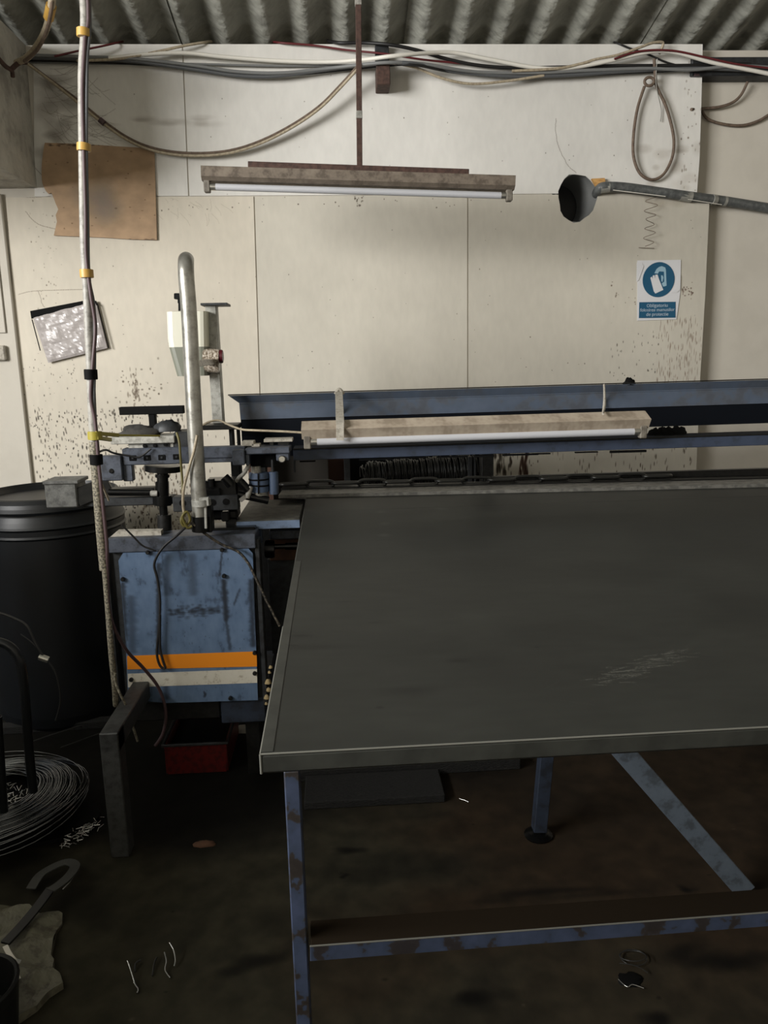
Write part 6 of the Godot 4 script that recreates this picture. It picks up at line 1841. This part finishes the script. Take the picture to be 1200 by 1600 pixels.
	var hn := FastNoiseLite.new()
	hn.seed = 17
	hn.frequency = 9.0
	hn.noise_type = FastNoiseLite.TYPE_CELLULAR
	hn.cellular_return_type = FastNoiseLite.RETURN_DISTANCE
	var step := 0.008
	var lo := Vector2(9, 9)
	var hi := Vector2(-9, -9)
	for p in sheet:
		lo = lo.min(p)
		hi = hi.max(p)
	var H := func(p: Vector2) -> Vector3:
		return Vector3(p.x, 0.008 + 0.026 * absf(hn.get_noise_2d(p.x, p.y)) + 0.01 * sin(p.x * 40.0 + p.y * 23.0) * sin(p.y * 31.0), p.y)
	var x := lo.x
	while x < hi.x:
		var z := lo.y
		while z < hi.y:
			var cell := PackedVector2Array([Vector2(x, z), Vector2(x + step, z), Vector2(x + step, z + step), Vector2(x, z + step)])
			for piece in Geometry2D.intersect_polygons(cell, sheet):
				for i in range(1, piece.size() - 1):
					tri(st, H.call(piece[0]), H.call(piece[i]), H.call(piece[i + 1]), Vector3.UP)
			z += step
		x += step
	for i in sheet.size():
		var a := sheet[i]
		var b := sheet[(i + 1) % sheet.size()]
		quad(st, H.call(a), H.call(b), Vector3(b.x, 0.001, b.y), Vector3(a.x, 0.001, a.y), Vector3(b.y - a.y, 0, a.x - b.x))
	single("paper_bag", st, M.paper, "crumpled stained paper bag lying on the floor at lower left", "bag")
	st = S()
	ribbon(st, smooth([Vector3(-0.8764, 0.05, 2.0838), Vector3(-0.8559, 0.05, 2.1107), Vector3(-0.8346, 0.05, 2.133), Vector3(-0.8193, 0.045, 2.1347)], 4), 0.012, 0.002)
	ribbon(st, smooth([Vector3(-0.8708, 0.048, 2.0904), Vector3(-0.8502, 0.045, 2.1261), Vector3(-0.8258, 0.042, 2.1568), Vector3(-0.8033, 0.04, 2.1837)], 4), 0.009, 0.002)
	single("foil_strip", st, M.worn, "shiny forked foil strip on the crumpled paper bag", "foil")
	# dark tub at the very corner
	st = S()
	var tc := Vector3(-0.8533, 0.1, 2.2994)
	lathe(st, Vector3(tc.x, 0, tc.z), [[0.0, 0.0], [0.085, 0.0], [0.095, 0.1], [0.1, 0.13], [0.095, 0.135], [0.09, 0.13], [0.085, 0.03], [0.0, 0.03]], 32)
	single("black_tub", st, M.rubber, "round black tub cut off at the lower left corner of view", "tub")

	# wire scraps on the bare floor
	var scraps := [[[Vector3(-0.5659, 0.03, 2.1337), Vector3(-0.5567, 0.022, 2.1478), Vector3(-0.5442, 0.012, 2.1694), Vector3(-0.5367, 0.006, 2.1829), Vector3(-0.5258, 0.004, 2.1969), Vector3(-0.5258, 0.004, 2.2082)], "leftmost bright wire hook of the scraps on the bare floor"], [[Vector3(-0.4752, 0.03, 2.0819), Vector3(-0.463, 0.022, 2.0972), Vector3(-0.4542, 0.012, 2.1201), Vector3(-0.4549, 0.006, 2.1338)], "rightmost curved bright wire of the scraps on the bare floor"], [[Vector3(-0.4842, 0.02, 2.1017), Vector3(-0.4749, 0.014, 2.1248), Vector3(-0.4736, 0.008, 2.1467), Vector3(-0.4571, 0.004, 2.1675)], "bright wire bent at its foot beside the curved rightmost scrap"], [[Vector3(-0.5478, 0.004, 2.1404), Vector3(-0.551, 0.01, 2.1204), Vector3(-0.5409, 0.01, 2.1108)], "dull bent wire beside the leftmost hook"], [[Vector3(-0.502, 0.004, 2.158), Vector3(-0.5056, 0.008, 2.1217), Vector3(-0.5037, 0.008, 2.1031)], "dull wire in the middle of the scraps on the bare floor"]]
	for s in scraps:
		st = S()
		tube(st, smooth(s[0], 5), 0.0021, 6)
		single("wire_scrap", st, M.wire if s[1].contains("bright") else M.dark_wire, s[1], "scrap", "wire scraps on the floor")
	st = S()
	var rc := Vector3(0.6713, 0.004, 2.1948)
	for k in 2:
		var ring := PackedVector3Array()
		for i in 24:
			var t := TAU * i / 24.0
			ring.append(rc + Vector3(cos(t) * 0.032 - 0.004 * k, 0.002 + 0.008 * k * (1 + sin(t)), sin(t) * 0.026 + 0.004 * k))
		tube(st, ring, 0.0012, 5, true)
	tube(st, smooth([Vector3(0.6244, 0.02, 2.2257), Vector3(0.6488, 0.02, 2.2316), Vector3(0.6701, 0.015, 2.2377), Vector3(0.6865, 0.006, 2.2447)], 4), 0.0012, 5)
	single("wire_ring", st, M.dark_wire, "thin coil of wire on the floor in front of the lower rail", "scrap", "wire scraps on the floor")
	st = S()
	tube(st, smooth([Vector3(0.6109, 0.004, 2.256), Vector3(0.6236, 0.004, 2.2798), Vector3(0.6374, 0.006, 2.2755), Vector3(0.6607, 0.004, 2.2865)], 3), 0.0014, 5)
	single("wire_scrap", st, M.wire, "small bent wire below the thin wire ring", "scrap", "wire scraps on the floor")
	st = S()
	rag_heap(st, Vector3(0.639, 0, 2.2557), Vector3(0.03, 0.006, 0.022), 44)
	single("dark_flake", st, M.black, "dark flat flake on the floor under the thin wire ring", "debris")
	st = S()
	tube(st, smooth([Vector3(0.353, 0.006, 1.4656), Vector3(0.3667, 0.006, 1.4746), Vector3(0.3803, 0.004, 1.484)], 3), 0.002, 5)
	single("wire_scrap", st, M.wire, "tiny pale wire on the floor right of the short plank", "scrap", "wire scraps on the floor")
	st = S()
	rag_heap(st, Vector3(-0.4697, 0, 1.6375), Vector3(0.035, 0.012, 0.014), 51)
	single("rust_flake", st, M.tan, "small rusty brown flake on the floor left of the table leg", "debris")
	var fm := thing("foam_residue", Vector3(-0.2919, 0.3169, 1.31), "lumps of yellowish dried foam stuck down the right machine post beside the table edge", "foam")
	for p in [[Vector3(-0.2705, 0.4383, 1.312), 0.007], [Vector3(-0.2757, 0.4199, 1.312), 0.006], [Vector3(-0.2818, 0.3853, 1.312), 0.011], [Vector3(-0.281, 0.3572, 1.312), 0.009], [Vector3(-0.2889, 0.3295, 1.312), 0.01], [Vector3(-0.2923, 0.3061, 1.312), 0.006]]:
		st = S()
		rag_heap(st, p[0] - Vector3(0, p[1] * 0.5, 0.004), Vector3(p[1], p[1] * 1.3, p[1]), int(p[1] * 3000.0))
		obj("foam_lump", st, M.milky_foam, fm)
	st = S()
	rag_heap(st, Vector3(-0.8, 0, 1.3029), Vector3(0.008, 0.022, 0.01), 61)
	single("white_scrap", st, M.white_paint, "small white scrap on the dark floor behind the outrigger leg", "scrap")
	st = S()
	tube(st, smooth([Vector3(-1.2593, 0.012, 0.9194), Vector3(-1.1807, 0.02, 0.873), Vector3(-1.1002, 0.018, 0.8101), Vector3(-1.0326, 0.012, 0.7526)], 4), 0.002, 6)
	single("floor_string", st, M.cord_dark, "thin dark string stretched along the floor in front of the drum, nearer the drum", "string")
	st = S()
	tube(st, smooth([Vector3(-1.1302, 0.012, 0.9834), Vector3(-1.0708, 0.016, 0.94), Vector3(-1.0154, 0.012, 0.8789)], 4), 0.002, 6)
	single("floor_string", st, M.cord_dark, "short thin dark string on the floor just behind the wire coil", "string")
	st = S()
	rag_heap(st, Vector3(-0.4279, 0, 0.8852), Vector3(0.07, 0.02, 0.03), 52)
	single("dirt_heap", st, M.concrete, "small pale heap of dirt on the floor under the machine base", "debris")

# flat band along points, its width level and across the run
func ribbon(st: SurfaceTool, pts: PackedVector3Array, wide: float, thick: float) -> void:
	var rows := []
	for i in pts.size():
		var t := (pts[mini(i + 1, pts.size() - 1)] - pts[maxi(i - 1, 0)]).normalized()
		var s := t.cross(Vector3.UP).normalized() * wide / 2.0
		var n := s.cross(t).normalized() * thick / 2.0
		rows.append([pts[i] - s + n, pts[i] + s + n, pts[i] + s - n, pts[i] - s - n, n, s])
	for i in rows.size() - 1:
		var a: Array = rows[i]
		var b: Array = rows[i + 1]
		quad(st, a[0], a[1], b[1], b[0], a[4])
		quad(st, a[3], a[2], b[2], b[3], -a[4])
		quad(st, a[1], a[2], b[2], b[1], a[5])
		quad(st, a[0], a[3], b[3], b[0], -a[5])
	for e in [0, rows.size() - 1]:
		var r: Array = rows[e]
		var o := pts[e] - pts[1 if e == 0 else pts.size() - 2]
		quad(st, r[0], r[1], r[2], r[3], o)
